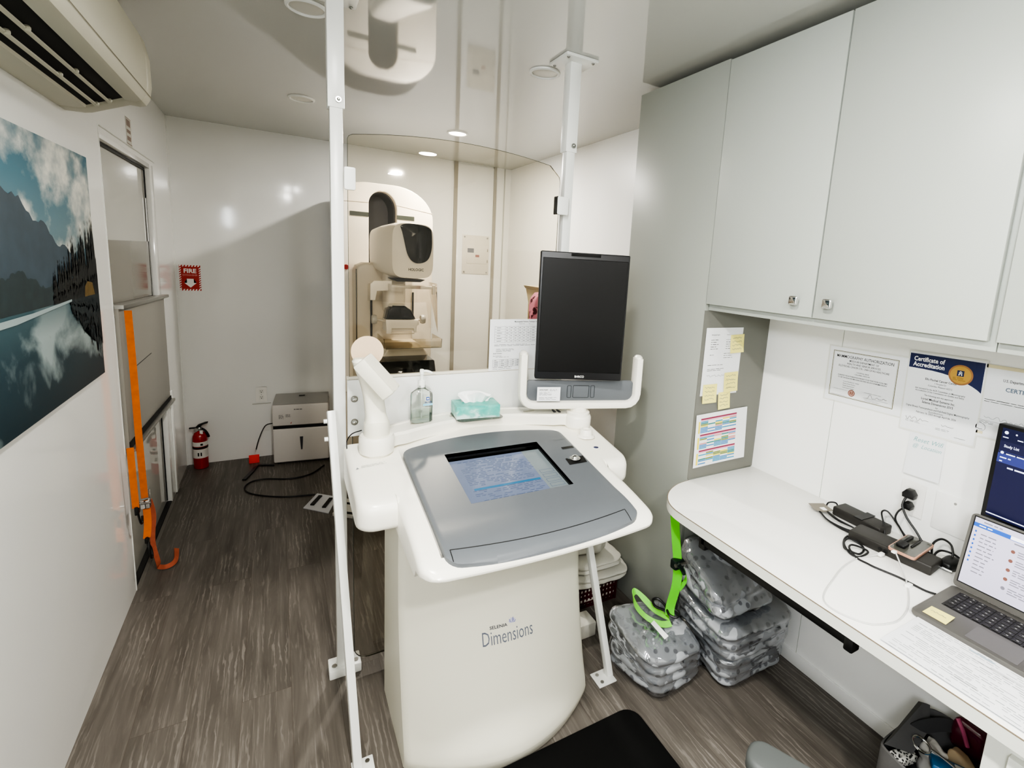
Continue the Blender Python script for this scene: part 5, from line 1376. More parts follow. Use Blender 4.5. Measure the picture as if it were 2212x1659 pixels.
# ================================================================== things on the desk
ZD = .7397
def brick(name, label, c, yaw_, L, w, h, parts):
    M = Rz(Vector((c[0], c[1], 0)), rad(yaw_))
    t = thing(name, label, 'power adapter' if 'brick' in name else 'docking station', (c[0], c[1], ZD))
    b = B(); b.box(-L/2, L/2, -w/2, w/2, ZD+.0003, ZD+h, mat('adapter_black', '#2d2b28', rough=.5), .005, 3, M=M); body = b.make('body', t)
    parts(t, body, M); return t
def p1(t, body, M):
    b = B(); b.tube([M @ Vector((-.085, .0, ZD+.017)), M @ Vector((-.105, .012, ZD+.026)), M @ Vector((-.125, .0, ZD+.020)), M @ Vector((-.12, -.02, ZD+.006))], .0028, CABLE, 8); b.make('cord', t)
    b = B(); b.box(-.004, .024, -.0385, .0385, ZD+.033, ZD+.035, BLACK, M=M); b.make('cable_tie', t)
brick('power_brick', 'black power adapter brick at the back of the desk by the wall', (1.758, .868), -93, .17, .070, .033, p1)
def p2(t, body, M):
    b = B(); b.cyl(M @ Vector((-.02, -.0431, ZD+.016)), M @ Vector((-.02, -.0440, ZD+.016)), .006, BLACK, 12); b.cyl(M @ Vector((-.004, -.0431, ZD+.015)), M @ Vector((-.004, -.0440, ZD+.015)), .007, BLACK, 12)
    for x in (.10+.001,): b.box(x+.009, x+.0105, -.020, .015, ZD+.010, ZD+.017, BLACKG, M=M)
    b.make('port', body)
    b = B(); b.tube([M @ Vector((.0, .045, ZD+.012)), M @ Vector((.02, .06, ZD+.012)), M @ Vector((.05, .062, ZD+.006))], .003, CABLE, 8); b.make('cord', t)
dockc = (1.668, .717)
brick('docking_station', 'long black docking station lying under the phone', dockc, -84, .235, .086, .031, p2)
# phone lying on the dock, with a small black stand
ph = thing('smartphone', 'rose gold smartphone lying face up on the black docking station', 'phone', (1.69, .68, ZD+.032))
Mp = Rz(Vector((1.690, .678, 0)), rad(5)) @ Matrix.Rotation(rad(0), 4, 'Y')
b = B(); b.prism(rrect(-.076, .076, -.038, .038, .011, 5), 'z', ZD+.0318, ZD+.0400, mat('rose_gold', '#c79a84', rough=.3, metal=.5), .002, 2, M=Mp); b.make('body', ph)
b = B(); b.prism(rrect(-.072, .072, -.034, .034, .009, 5), 'z', ZD+.0400, ZD+.0406, mat('phone_glass', '#565650', rough=.05, spec=.8), 0, M=Mp); b.make('screen', ph)
b = B(); b.prism(rrect(-.050, -.012, .0, .026, .006), 'z', ZD+.0408, ZD+.052, BLACK, .003, M=Mp); b.box(-.02, .050, .012, .021, ZD+.0408, ZD+.050, BLACK, .002, M=Mp); b.box(-.015, .05, -.009, -.002, ZD+.0408, ZD+.045, BLACK, .002, M=Mp)
b.make('usb_dongle', label='black dongle with two prongs lying on the phone', cat='dongle')
# white charging cable
wc = thing('charging_cable', 'white charging cable looping across the desk from the phone to the desk edge', 'cable', (1.35, .62, ZD))
b = B(); b.tube([(1.596, .722, ZD+.010), (1.575, .732, ZD+.004), (1.517, .744, ZD+.0025), (1.43, .735, ZD+.0025), (1.346, .712, ZD+.0025), (1.275, .690, ZD+.0025), (1.235, .668, ZD+.0025), (1.222, .640, ZD+.0025), (1.228, .605, ZD+.0025), (1.250, .565, ZD+.0025), (1.285, .545, ZD+.0025), (1.34, .535, ZD+.0025), (1.418, .551, ZD+.0025), (1.506, .593, ZD+.003), (1.575, .642, ZD+.010), (1.612, .685, ZD+.036)], .0021, WCABLE, 8, 8); b.make('cord', wc)
b = B(); b.box(1.594, 1.618, .713, .726, ZD+.004, ZD+.013, WHITE, .003); b.box(1.600, 1.618, .680, .692, ZD+.0325, ZD+.039, WHITE, .002); b.make('connector', wc)
# black cables
def cable(label, pts, r=.003, m=None, name='black_cable'):
    b = B(); b.tube(pts, r, m or CABLE, 8, 8); return b.make(name, label=label, cat='cable')
z = ZD + .0035
cable('black cable coiled in front of the dock and running to the laptop', [(1.625, .835, z), (1.60, .83, z), (1.568, .815, z), (1.540, .795, z), (1.530, .775, z+.006), (1.55, .755, z), (1.59, .762, z), (1.612, .785, z), (1.60, .815, z+.007), (1.565, .812, z+.007), (1.535, .79, z+.007), (1.525, .765, z), (1.535, .745, z), (1.575, .742, z+.006), (1.585, .762, z+.006), (1.56, .785, z+.012), (1.53, .775, z+.012), (1.522, .745, z), (1.522, .715, z), (1.524, .69, z), (1.538, .635, z), (1.540, .60, z), (1.542, .565, z), (1.545, .542, z+.004)], .0030)
rr = random.Random(2)
for i in range(3):
    o = i*.008
    cable(['thin black cable bundle loop on the desk, outermost beside the power brick', 'thin black cable bundle loop, middle one beside the power brick', 'thin black cable bundle loop, innermost beside the power brick'][i],
      [(1.70 - o, .985 - o, z+.003*i), (1.665 - o*.5, .93, z+.003*i), (1.650, .87 + o, z+.003*i), (1.660, .83 + o, z+.003*i), (1.685, .845, z+.006), (1.68, .90, z+.008+.002*i), (1.70, .95 - o, z+.008), (1.735 - o, .99 - o, z+.004), (1.722 - o, 1.002 - o, z+.002)], .0024)
for i in range(2):
    cable(['black cable with a tall kink standing behind the docking station', 'low black cable crossing behind the docking station'][i],
      [[(1.735, .775, z), (1.752, .790, z+.03), (1.775, .815, z+.062), (1.79, .805, z+.068), (1.79, .775, z+.045), (1.785, .735, z+.012), (1.775, .70, z)], [(1.70, .845, z+.002), (1.722, .81, z+.002), (1.728, .775, z), (1.735, .74, z), (1.745, .70, z), (1.76, .665, z)]][i], .0028)
cable('black cable arching in two loops between the phone and the laptop', [(1.745, .642, z+.01), (1.775, .655, z+.035), (1.79, .64, z+.055), (1.785, .612, z+.05), (1.765, .598, z+.022), (1.745, .615, z+.004), (1.755, .640, z+.004), (1.785, .635, z+.02), (1.80, .60, z+.018), (1.795, .56, z)], .0032)
cable('black cable running from the dock to behind the laptop', [(1.73, .628, z), (1.755, .610, z), (1.775, .585, z), (1.785, .55, z)], .003)
b = B(); b.box(1.508, 1.530, .592, .604, ZD+.0003, ZD+.010, WHITE, .0015, M=None); b.make('cable_tag', label='small white tag clipped on the black cable before the laptop', cat='tag')
b = B(); b.prism([(1.70, 1.030), (1.755, 1.005), (1.735, .955), (1.69, .965), (1.675, .99)], 'z', ZD+.012, ZD+.0135, mat('brown_card', '#7d766a', rough=.5)); b.prism([(1.705, .99), (1.725, .985), (1.715, .965), (1.70, .97)], 'z', ZD+.0136, ZD+.0142, WHITE); b.make('cable_card', label='small brownish card with white spot lying on the coiled cables', cat='card')
ms = thing('computer_mouse', 'small black and chrome computer mouse beside the laptop, by the wall', 'mouse', (1.755, .595, ZD))
b = B(); b.soft([(1.715, .572, ZD+.0005), (1.79, .572, ZD+.0005), (1.79, .618, ZD+.0005), (1.715, .618, ZD+.0005), (1.720, .576, ZD+.026), (1.785, .576, ZD+.030), (1.785, .614, ZD+.030), (1.720, .614, ZD+.026)], BLACK, 8, .7); b.make('shell', ms)
b = B(); b.tube([(1.716, .575, ZD+.006), (1.712, .595, ZD+.007), (1.716, .616, ZD+.006), (1.75, .620, ZD+.007), (1.786, .617, ZD+.006)], .003, CHROME, 8); b.make('trim', ms)

# laptop
lp = thing('laptop', 'open grey laptop showing a web page at the right end of the desk', 'laptop', (1.52, .37, ZD))
LAPG = mat('laptop_grey', '#6c6a66', rough=.4, metal=.5); KEY = mat('key_black', '#1c1b1a', rough=.45); KEYT = mat('key_legend', '#8a8a86', rough=.6)
lx0, lx1, ly0, ly1 = 1.398, 1.628, .205, .538
b = B(); b.prism(rrect(lx0, lx1, ly0, ly1, .012), 'z', ZD+.003, ZD+.016, LAPG, .003, 2); base = b.make('base', lp)
b = B()
for x in (lx0+.02, lx1-.02):
    for y in (ly0+.03, ly1-.03): b.box(x-.008, x+.008, y-.01, y+.01, ZD+.0002, ZD+.0035, BLACK)
b.make('foot', lp)
zk = ZD + .0163
b = B(); b.box(lx0+.098, lx1-.026, ly0+.022, ly1-.028, ZD+.0161, ZD+.0166, KEY); kb = b.make('keyboard_well', base)
b = B()
for r_ in range(6):
    for c in range(14):
        kx = lx0 + .103 + r_*.0172; ky = ly1 - .033 - c*.0200
        b.box(kx, kx+.0142, ky-.0168, ky, ZD+.0167, ZD+.0185, KEY, .0008, 1)
        if (r_*7 + c*3) % 4: b.box(kx+.005, kx+.009, ky-.0105, ky-.0065, ZD+.01851, ZD+.01856, KEYT)
b.make('keys', base)
b = B(); b.box(lx0+.012, lx0+.085, .325, .425, ZD+.0161, ZD+.0165, mat('touchpad', '#5c5a57', rough=.35)); b.make('touchpad', base)
sl = Vector((.040, 0, .206)).normalized()
A_ = Vector((lx1-.004, 0, ZD+.018))
def lid(u, w_, d): return A_ + sl*w_ + Vector((0, ly1 - u, 0)) + Vector((sl.z, 0, -sl.x))*d
def slab(b, u0, u1, w0, w1, d0, d1, m): b.raw([lid(u, w_, d) for d in (d0, d1) for u, w_ in ((u0, w0), (u1, w0), (u1, w1), (u0, w1))], [(0, 1, 2, 3), (4, 5, 6, 7), (0, 1, 5, 4), (1, 2, 6, 5), (2, 3, 7, 6), (3, 0, 4, 7)], m)
b = B()
lidpoly = rrect(0, ly1-ly0, 0, .212, .011, 4)
n_ = len(lidpoly); b.raw([lid(u, w_, 0) for u, w_ in lidpoly] + [lid(u, w_, .007) for u, w_ in lidpoly], [list(range(n_)), list(range(n_, 2*n_))] + [(i, (i+1) % n_, n_+(i+1) % n_, n_+i) for i in range(n_)], LAPG); lidm = b.make('lid', lp)
class LidSheet(Sheet):
    def P(s, x, y, l=0): return lid(.010 + x, .204 - y, -.0006 - l*.0003)
PG = mat('screen_page', '#b5b1c4', rough=.25, emit=.16, ecol='#d6d3e6'); PGT = mat('screen_grey_text', '#75737f', rough=.4, emit=.1, ecol='#8a8896'); PGB = mat('screen_blue', '#2553a4', rough=.3, emit=.25, ecol='#2f62bd'); AV = mat('avatar_brown', '#7b5146', rough=.5)
s = LidSheet((0, 0, 0), (0, -1, 0), -sl, .313, .186)
s.rect(-.003, -.003, s.w+.006, s.h+.006, BLACK, 0); s.rect(0, 0, s.w, s.h, PG, 1)
s.lines(.02, .006, .05, 1, .01, .003, PGT, 2); s.rect(0, .014, .080, .011, PGB, 2); s.rect(.080, .015, .230, .009, mat('screen_white', '#e9e8f0', rough=.3, emit=.25), 2); s.rect(.080, .024, .23, .0012, PGB, 3); s.lines(.012, .018, .03, 1, .01, .003, WHITE, 3)
for i in range(8): s.rect(.006, .035 + i*.012, .004, .005, PGB, 2)
s.lines(.020, .040, .040, 11, .0105, .0026, PGT, 2, .45)
for i in range(5):
    y = .048 + i*.025
    s.disc(.092, y + .005, .0045, AV if i < 4 else PGT, 2, 14); s.lines(.102, y, .06, 3, .006, .0022, PGT, 2); s.rect(.168, y+.006, .003, .004, INK, 2)
for i in range(3): s.lines(.185, .045 + i*.04, .10, 5, .006, .0022, PGT, 2)
s.lines(.09, .030, .06, 1, .01, .003, PGT, 2)
s.make('laptop_screen', lidm)
s = Sheet((1.412, .518, ZD+.0164), (.0, -1, 0), (-1, 0, 0), .052, .048, lambda u, v: .003*(1-v)*u, .001)
s.o = Vector((1.459, .516, ZD+.0164)); s.base(YNOTE); s.scribble(.008, .022, .034, .008, INKP, .0006, 12, 2, 77)
s.make('sticky_note', label='yellow sticky note on the palm rest of the laptop', cat='sticky note')

# second monitor with the dark study list
m2 = thing('desk_monitor', 'black desk monitor showing a dark blue study list, behind the laptop', 'monitor', (1.72, .3, ZD))
Mx = Rz(Vector((1.700, .533, 0)), rad(-5))
b = B(); b.box(0, .030, -.50, 0, .932, 1.222, BLACK, .003, M=Mx); b.make('casing', m2)
b = B(); b.box(-.002, -.0003, -.498, -.002, .9335, .948, mat('bezel_brown', '#3d3834', rough=.4), M=Mx); b.make('lower_bezel', m2)
class MonSheet(Sheet):
    def P(s, x, y, l=0): return Mx @ Vector((-.0016 - l*.0003, -.012 - x, 1.214 - y))
NV = mat('screen_navy', '#1d1e3c', rough=.25, emit=.06, ecol='#3a3b78'); NV2 = mat('screen_navy_bar', '#343a72', rough=.2, emit=.10, ecol='#4a539c'); NV3 = mat('screen_night', '#141736', rough=.2, emit=.06, ecol='#20245a')
SW = mat('screen_pale', '#cdd3ea', rough=.3, emit=.4, ecol='#d8def5')
s = MonSheet((0, 0, 0), (0, -1, 0), (0, 0, -1), .476, .252)
s.rect(0, 0, s.w, s.h, NV, 0); s.rect(0, 0, s.w, .036, NV3, 1)
for i in range(9): s.disc(.010 + i*.022, .012, .0045 if i % 2 == 0 else .0022, SW, 2, 10)
for i in range(5): s.rect(.004 + i*.032, .024, .012, .0025, SW, 2)
s.txt(.010, .052, .0105, 'Study List', SW, 'LEFT', .01, 2, .8); s.rect(0, .064, s.w, .001, NV2, 1); s.rect(.0, .070, s.w, .026, NV2, 1)
s.disc(.009, .068, .004, SW, 2, 8); s.lines(.018, .068, .22, 1, .01, .003, SW, 2, .1); s.lines(.006, .080, .025, 1, .01, .003, SW, 2); s.lines(.006, .090, .012, 1, .01, .003, SW, 2)
s.lines(.026, .104, .05, 1, .01, .004, SW, 2, .05); s.rect(0, .243, s.w, .003, SW, 1)
s.make('monitor_screen', m2)
b = B(); b.box(.030, .055, -.29, -.21, .80, 1.10, BLACK, .004, M=Mx); b.box(-.02, .10, -.33, -.15, ZD+.0003, ZD+.012, BLACK, .004, M=Mx); b.box(.035, .05, -.27, -.23, ZD+.01, .82, BLACK, M=Mx); b.make('stand', m2)

# printed sheets at the desk edge
s = Sheet((1.402, .519, ZD), (0, -1, 0), (-1, 0, 0), .42, .178, lift=.0042)
s.base(PAPER, th=.004)
rr = random.Random(4)
for i in range(21):
    yy = .010 + i*.0079
    if rr.random() < .15: continue
    x0_ = .014 + (.03 if rr.random() < .3 else 0)
    while x0_ < .40:
        seg_ = rr.uniform(.03, .14); s.lines(x0_, yy, min(seg_, .405-x0_), 1, .01, rr.choice([.0013, .0013, .0018]), INKP, 1, .05); x0_ += seg_ + rr.uniform(.01, .03)
for i in range(7): s.rect(rr.uniform(.02, .32), rr.uniform(.02, .14), rr.uniform(.03, .08), .006, mat('grey_cell', '#c9cacb', rough=.7), 1)
s.rect(.115, .014, .05, .0022, mat('blue_stroke', '#7fa3b8'), 2)
s.make('printed_sheets', label='stack of printed sheets with dense tables along the front edge of the desk', cat='paper sheet')
# ================================================================== wrapped gown packs
def dots():
    m, nt, bs, tc = nodes_of('grey_dotted_cloth')
    N = nt.nodes.new; L = nt.links.new
    mp = N('ShaderNodeMapping'); L(tc.outputs['Object'], mp.inputs[0]); mp.inputs['Rotation'].default_value = (0, 0, .5)
    # regular lattice of round dots, staggered
    v = N('ShaderNodeTexVoronoi'); v.inputs['Scale'].default_value = 27; v.inputs['Randomness'].default_value = .35
    L(mp.outputs[0], v.inputs['Vector'])
    r = N('ShaderNodeValToRGB'); L(v.outputs['Distance'], r.inputs[0]); e = r.color_ramp.elements
    e[0].position = .24; e[0].color = lin('#77797e'); e[1].position = .30; e[1].color = lin('#adb0b4')
    n = N('ShaderNodeTexNoise'); n.inputs['Scale'].default_value = 9; L(tc.outputs['Object'], n.inputs['Vector'])
    mx = N('ShaderNodeMix'); mx.data_type = 'RGBA'; mx.blend_type = 'MULTIPLY'; mx.inputs[0].default_value = .5
    L(r.outputs[0], mx.inputs[6]); L(n.outputs['Fac'], mx.inputs[7]); 
    mx2 = N('ShaderNodeMix'); mx2.data_type = 'RGBA'; mx2.inputs[0].default_value = .55; L(mx.outputs[2], mx2.inputs[6]); L(r.outputs[0], mx2.inputs[7])
    L(mx2.outputs[2], bs.inputs['Base Color']); bs.inputs['Roughness'].default_value = .75
    return m
DOTS = dots()
def wrap():
    m = bpy.data.materials.new('clear_wrap'); m.use_nodes = True; MATS['clear_wrap'] = m
    nt = m.node_tree; nt.nodes.clear(); N = nt.nodes.new; L = nt.links.new
    out = N('ShaderNodeOutputMaterial'); tr = N('ShaderNodeBsdfTransparent'); tr.inputs[0].default_value = (.90, .91, .92, 1)
    gl = N('ShaderNodeBsdfGlossy'); gl.inputs['Roughness'].default_value = .10; gl.inputs[0].default_value = (.95, .96, 1, 1)
    tc = N('ShaderNodeTexCoord'); mp = N('ShaderNodeMapping'); L(tc.outputs['Object'], mp.inputs[0]); mp.inputs['Scale'].default_value = (1, 1, 2.2); mp.inputs['Rotation'].default_value = (.5, .3, .8)
    n = N('ShaderNodeTexNoise'); n.noise_type = 'RIDGED_MULTIFRACTAL'; n.inputs['Scale'].default_value = 9; n.inputs['Detail'].default_value = 4; n.inputs['Distortion'].default_value = 1.2; L(mp.outputs[0], n.inputs['Vector'])
    bp = N('ShaderNodeBump'); bp.inputs['Strength'].default_value = 1.0; bp.inputs['Distance'].default_value = .012; L(n.outputs['Fac'], bp.inputs['Height']); L(bp.outputs[0], gl.inputs['Normal'])
    lw = N('ShaderNodeLayerWeight'); lw.inputs[0].default_value = .25; L(bp.outputs[0], lw.inputs['Normal'])
    mr = N('ShaderNodeMath'); mr.operation = 'MULTIPLY_ADD'; L(lw.outputs['Facing'], mr.inputs[0]); mr.inputs[1].default_value = .55; mr.inputs[2].default_value = .20
    mx = N('ShaderNodeMixShader'); L(mr.outputs[0], mx.inputs[0]); L(tr.outputs[0], mx.inputs[1]); L(gl.outputs[0], mx.inputs[2]); L(mx.outputs[0], out.inputs[0])
    return m
WRAP = wrap()
def pack(label, c, seed, layers=3):
    ctr = sum((Vector(p) for p in c), Vector())/8
    t = thing('wrapped_gown_pack', label, 'package', (ctr.x, ctr.y, min(p[2] for p in c)), 'plastic-wrapped packs of grey dotted gowns')
    b = B(); b.soft([tuple(ctr + (Vector(p) - ctr)*.955) for p in c], DOTS, 26, .34, .012, 9, seed, layers, .012); b.make('gown_stack', t, sharp=60)
    b = B(); b.soft(c, WRAP, 30, .34, .010, 16, seed + 3, layers, .006); b.make('plastic_wrap', t, sharp=180)
    return t
def blk(bq, tq, z0, z1): return [(x, y, z0) for x, y in bq] + [(x, y, z1 if not isinstance(z1, (list, tuple)) else z1[i]) for i, (x, y) in enumerate(tq)]
# corner order: (x-,y-), (x+,y-), (x+,y+), (x-,y+)
pack('grey dotted gown pack standing alone on the floor beside the white brace leg', blk([(1.185, 1.160), (1.425, 1.195), (1.405, 1.375), (1.105, 1.400)], [(1.105, 1.175), (1.365, 1.140), (1.35, 1.375), (1.085, 1.425)], .002, [.195, .195, .255, .275]), 1.0, 4)
pack('bottom plastic-wrapped gown pack of the pile in the corner under the desk', blk([(1.435, 1.085), (1.765, 1.085), (1.795, 1.375), (1.47, 1.375)], [(1.42, 1.07), (1.765, 1.07), (1.795, 1.378), (1.44, 1.378)], .002, .152), 5.0, 3)
pack('middle plastic-wrapped gown pack of the pile under the desk', blk([(1.385, 1.05), (1.735, 1.045), (1.78, 1.365), (1.42, 1.375)], [(1.355, 1.035), (1.72, 1.030), (1.775, 1.37), (1.40, 1.378)], .163, .306), 9.0, 3)
pack('topmost plastic-wrapped gown pack of the pile, tilted just under the desktop', blk([(1.350, 1.075), (1.66, 1.065), (1.715, 1.355), (1.405, 1.375)], [(1.35, 1.12), (1.63, 1.13), (1.655, 1.345), (1.400, 1.365)], .319, [.435, .435, .52, .525]), 13.0, 2)

# lime strap hanging from the desk
gs = thing('lime_strap', 'lime green strap with black buckle hanging from the desk corner onto the lone gown pack', 'strap', (1.29, 1.24, .3))
x = 1.290
b = B()
b.ribbon([(x-.035, 1.262, .704), (x-.02, 1.262, .62), (x, 1.256, .50)], (.75, -.65, 0), .032, .003, GREEN, 5)
b.ribbon([(x, 1.252, .498), (x+.002, 1.250, .40), (x-.006, 1.262, .30), (x-.010, 1.255, .268)], (.75, -.65, 0), .034, .003, GREEN, 5); b.make('webbing', gs)
b = B(); b.ribbon([(x+.004, 1.245, .475), (x+.026, 1.235, .45), (x+.03, 1.232, .42), (x+.012, 1.240, .385)], (.5, .7, .2), .026, .002, GREEN, 5); b.make('loose_end', gs)
b = B(); b.box(x-.026, x+.020, 1.236, 1.268, .468, .505, mat('dark_buckle', '#23302c', rough=.3, metal=.5), .006); b.tube([(x-.02, 1.232, .50), (x-.004, 1.224, .478), (x+.012, 1.228, .455)], .008, mat('dark_buckle', ''), 8); b.cyl((x-.028, 1.236, .492), (x+.022, 1.236, .492), .007, STEEL, 10); b.make('cam_buckle', gs)
zt = .272
b = B(); b.ribbon([(x-.010, 1.246, .240), (x-.036, 1.254, .238), (x-.065, 1.272, .244), (x-.092, 1.302, .258), (x-.106, 1.342, .278), (x-.098, 1.378, .298), (x-.076, 1.388, .303), (x-.058, 1.352, .286), (x-.044, 1.312, .268), (x-.022, 1.280, .256), (x-.006, 1.262, .250)],
  [Vector((.2, .8, .4)), Vector((.2, .8, .5)), Vector((.1, .7, .7)), Vector((.1, .4, .9)), Vector((.2, .2, .9)), Vector((.1, .5, .8)), Vector((.0, .6, .8)), Vector((.6, .3, .7)), Vector((.7, .4, .5)), Vector((.6, .6, .3)), Vector((.5, .7, .2))], .024, .0022, mat('lime_webbing_light', '#86dd4e', rough=.5), 7); b.make('strap_loop', gs)
b = B(); b.tube([(x-.022, 1.275, zt+.008), (x-.048, 1.30, zt+.016), (x-.040, 1.325, zt+.024), (x-.018, 1.318, zt+.026), (x-.010, 1.285, zt+.016), (x-.02, 1.25, zt+.006), (x-.005, 1.228, zt+.004), (x+.014, 1.232, zt+.012), (x+.008, 1.255, zt+.016)], .005, BLACK, 8); b.make('hook', gs)
b = B(); b.raw([(x-.098, 1.262, zt-.014), (x-.078, 1.268, zt-.012), (x-.062, 1.200, zt-.034), (x-.085, 1.195, zt-.036)], [(0, 1, 2, 3)], WHITE); b.make('care_tag', gs)

# ================================================================== basket of towels behind the console
MAROON = mat('maroon_plastic', '#4c0d1a', rough=.4); TOWEL = mat('terry_towel', '#d2d0c6', rough=.95, spec=.1, bump=.6, bscale=420, bdist=.002)
bk = thing('laundry_basket', 'maroon plastic basket with square holes, full of white towels, behind the console', 'basket', (1.22, 1.84, 0))
bx0, bx1, by0, by1, bh = 1.07, 1.375, 1.722, 1.955, .135
b = B()
def wallgrid(b, p0, p1, n):
    p0 = Vector(p0); p1 = Vector(p1); d = p1 - p0; L = d.length; M = Matrix.Translation(p0) @ Matrix.Rotation(math.atan2(d.y, d.x), 4, 'Z')
    for i in range(n + 1): b.box(L*i/n - .005, L*i/n + .005, -.003, .003, .0, bh, MAROON, M=M)
    for k in range(6): b.box(0, L, -.0032, .0032, bh*k/5.6 - (0 if k == 0 else .004), bh*k/5.6 + .007, MAROON, M=M)
    b.box(-.008, L+.008, -.009, .009, bh-.004, bh+.006, MAROON, .003, M=M)
for p0, p1, n in (((bx0, by0, .003), (bx1, by0, .003), 15), ((bx1, by0, .003), (bx1, by1, .003), 11), ((bx1, by1, .003), (bx0, by1, .003), 15), ((bx0, by1, .003), (bx0, by0, .003), 11)): wallgrid(b, p0, p1, n)
b.box(bx0, bx1, by0, by1, .001, .006, MAROON); b.make('basket_body', bk)
def towel(label, c, seed, layers, r=.45, amp=.012):
    b = B(); b.soft(c, TOWEL, 20, r, amp, 12, seed, layers, .010); return b.make('folded_towel', label=label, cat='towel', group='white towels in the maroon basket', sharp=70)
def bl(x0, x1, y0, y1, z0, z1, tilt=0): return [(x0, y0, z0), (x1, y0, z0), (x1, y1, z0), (x0, y1, z0), (x0, y0, z1), (x1, y0, z1-tilt), (x1, y1, z1-tilt), (x0, y1, z1)]
towel('white folded towel filling the inside of the maroon basket', bl(1.077, 1.368, 1.7285, 1.948, .008, .128), 31, 2, .10, .002)
towel('white folded towel with fringed layers bulging over the rim of the maroon basket', bl(1.11, 1.415, 1.665, 1.93, .140, .205, .02), 33, 2)
towel('white towel lying second from the top of the basket pile', bl(1.12, 1.385, 1.68, 1.93, .203, .258, .02), 35, 2)
towel('topmost white towel, folded into a tall roll on the basket pile', bl(1.13, 1.315, 1.72, 1.93, .256, .36, .01), 37, 1, .7)

# ================================================================== mat, chair, tote bag
b = B(); b.prism(rrect(.20, 1.078, .45, 1.198, .055, 6), 'z', .0008, .016, BLACKM, .006, 3)
b.make('floor_mat', label='black anti-fatigue floor mat with rounded corner in front of the console', cat='mat')

CH = mat('chair_grey', '#4b4e4d', rough=.55)
ch = thing('office_chair', 'grey office chair at the bottom edge of the photo, only its arm pad in view', 'chair', (.60, .12, 0))
Mc = Rz(Vector((.685, .077, 0)), rad(115))
b = B(); b.prism(rrect(.02, .36, .215, .285, .03, 5), 'z', .655, .690, CH, .010, 3, M=Mc); b.make('arm_pad', ch)
b = B(); b.prism(rrect(.02, .36, -.285, -.215, .03, 5), 'z', .655, .690, CH, .010, 3, M=Mc); b.make('arm_pad', ch)
for s_ in (-1, 1):
    b = B(); b.box(.10, .15, s_*.25-.012, s_*.25+.012, .46, .656, BLACK, .004, M=Mc); b.box(.09, .16, min(s_*.10, s_*.262), max(s_*.10, s_*.262), .44, .462, BLACK, .003, M=Mc); b.make('arm_post', ch)
b = B(); b.prism(rrect(-.22, .22, -.21, .21, .07, 6), 'z', .455, .53, CH, .02, 3, M=Mc); b.make('seat', ch)
b = B(); b.prism(rrect(-.20, .20, .56, .98, .07, 6), 'x', -.285, -.235, CH, .018, 3, M=Mc); b.box(-.27, -.24, -.03, .03, .42, .60, BLACK, M=Mc); b.box(-.27, .0, -.03, .03, .42, .455, BLACK, M=Mc); b.make('backrest', ch)
b = B(); b.cyl(Mc @ Vector((0, 0, .10)), Mc @ Vector((0, 0, .456)), .028, BLACK, 16); b.make('gas_lift', ch)
for i in range(5):
    a = 2*PI*i/5 + .3
    b = B(); p = Vector((.25*cos(a), .25*sin(a), 0)); b.tube([Mc @ Vector((0, 0, .11)), Mc @ (p*.5 + Vector((0, 0, .10))), Mc @ (p + Vector((0, 0, .066)))], .016, BLACK, 8, 3); lg = b.make('leg', ch)
    b = B(); c = Mc @ p; b.cyl((c.x-.012, c.y, .027), (c.x+.012, c.y, .027), .026, BLACK, 14); b.cyl((c.x, c.y, .04), (c.x, c.y, .068), .008, STEEL, 8); b.make('caster', lg)

TOTE = mat('tote_grey', '#656463', rough=.85, bump=.4, bscale=500, bdist=.001, var=.2, vscale=12); TOTED = mat('tote_dark', '#1b1c20', rough=.8)
tb = thing('tote_bag', 'dark grey open tote bag standing on the floor under the desk at the right bottom', 'bag', (1.56, .45, 0))
rim_ = [(1.415, .330), (1.405, .45), (1.425, .545), (1.470, .572), (1.57, .575), (1.665, .570), (1.705, .53), (1.715, .43), (1.70, .335), (1.56, .322)]
rim_ = [tuple(p[:2]) for p in spline([(x, y, 0) for x, y in rim_], 4, True)]
n = len(rim_); cx, cy = 1.56, .45
def ringz(z, f): return [(cx + (x-cx)*f, cy + (y-cy)*f, z + (.012*sin(7*i/n*2*PI*.3) if z > .2 else 0)) for i, (x, y) in enumerate(rim_)]
b = B()
lv = [ringz(.004, .80), ringz(.02, .88), ringz(.12, .97), ringz(.22, 1.0), ringz(.300, 1.0), ringz(.302, .965), ringz(.22, .955), ringz(.10, .93), ringz(.10, .02)]
vs = [p for r_ in lv for p in r_]
fs = [(j*n+i, j*n+(i+1) % n, (j+1)*n+(i+1) % n, (j+1)*n+i) for j in range(len(lv)-1) for i in range(n)] + [list(range(n))[::-1]]
b.raw(vs, fs, TOTE); b.make('bag_body', tb, sharp=50)
b = B()   # stiff turned-up flap at the back left corner
b.raw([(1.455, .560, .295), (1.462, .548, .325), (1.650, .558, .345), (1.695, .556, .318), (1.62, .520, .305), (1.49, .505, .300), (1.455, .563, .290), (1.655, .572, .335), (1.70, .566, .312)], [(0, 1, 2, 3, 4, 5), (0, 6, 7, 2, 1), (2, 7, 8, 3)], TOTE); b.make('corner_flap', tb)
b = B(); b.ribbon([(1.55, .545, .300), (1.60, .525, .318), (1.66, .490, .325), (1.70, .44, .312), (1.712, .385, .29)], [Vector((0, .5, .8))]*5, .035, .004, mat('tote_strap', '#3a3a3b', rough=.8), 5); b.make('carry_strap', tb)
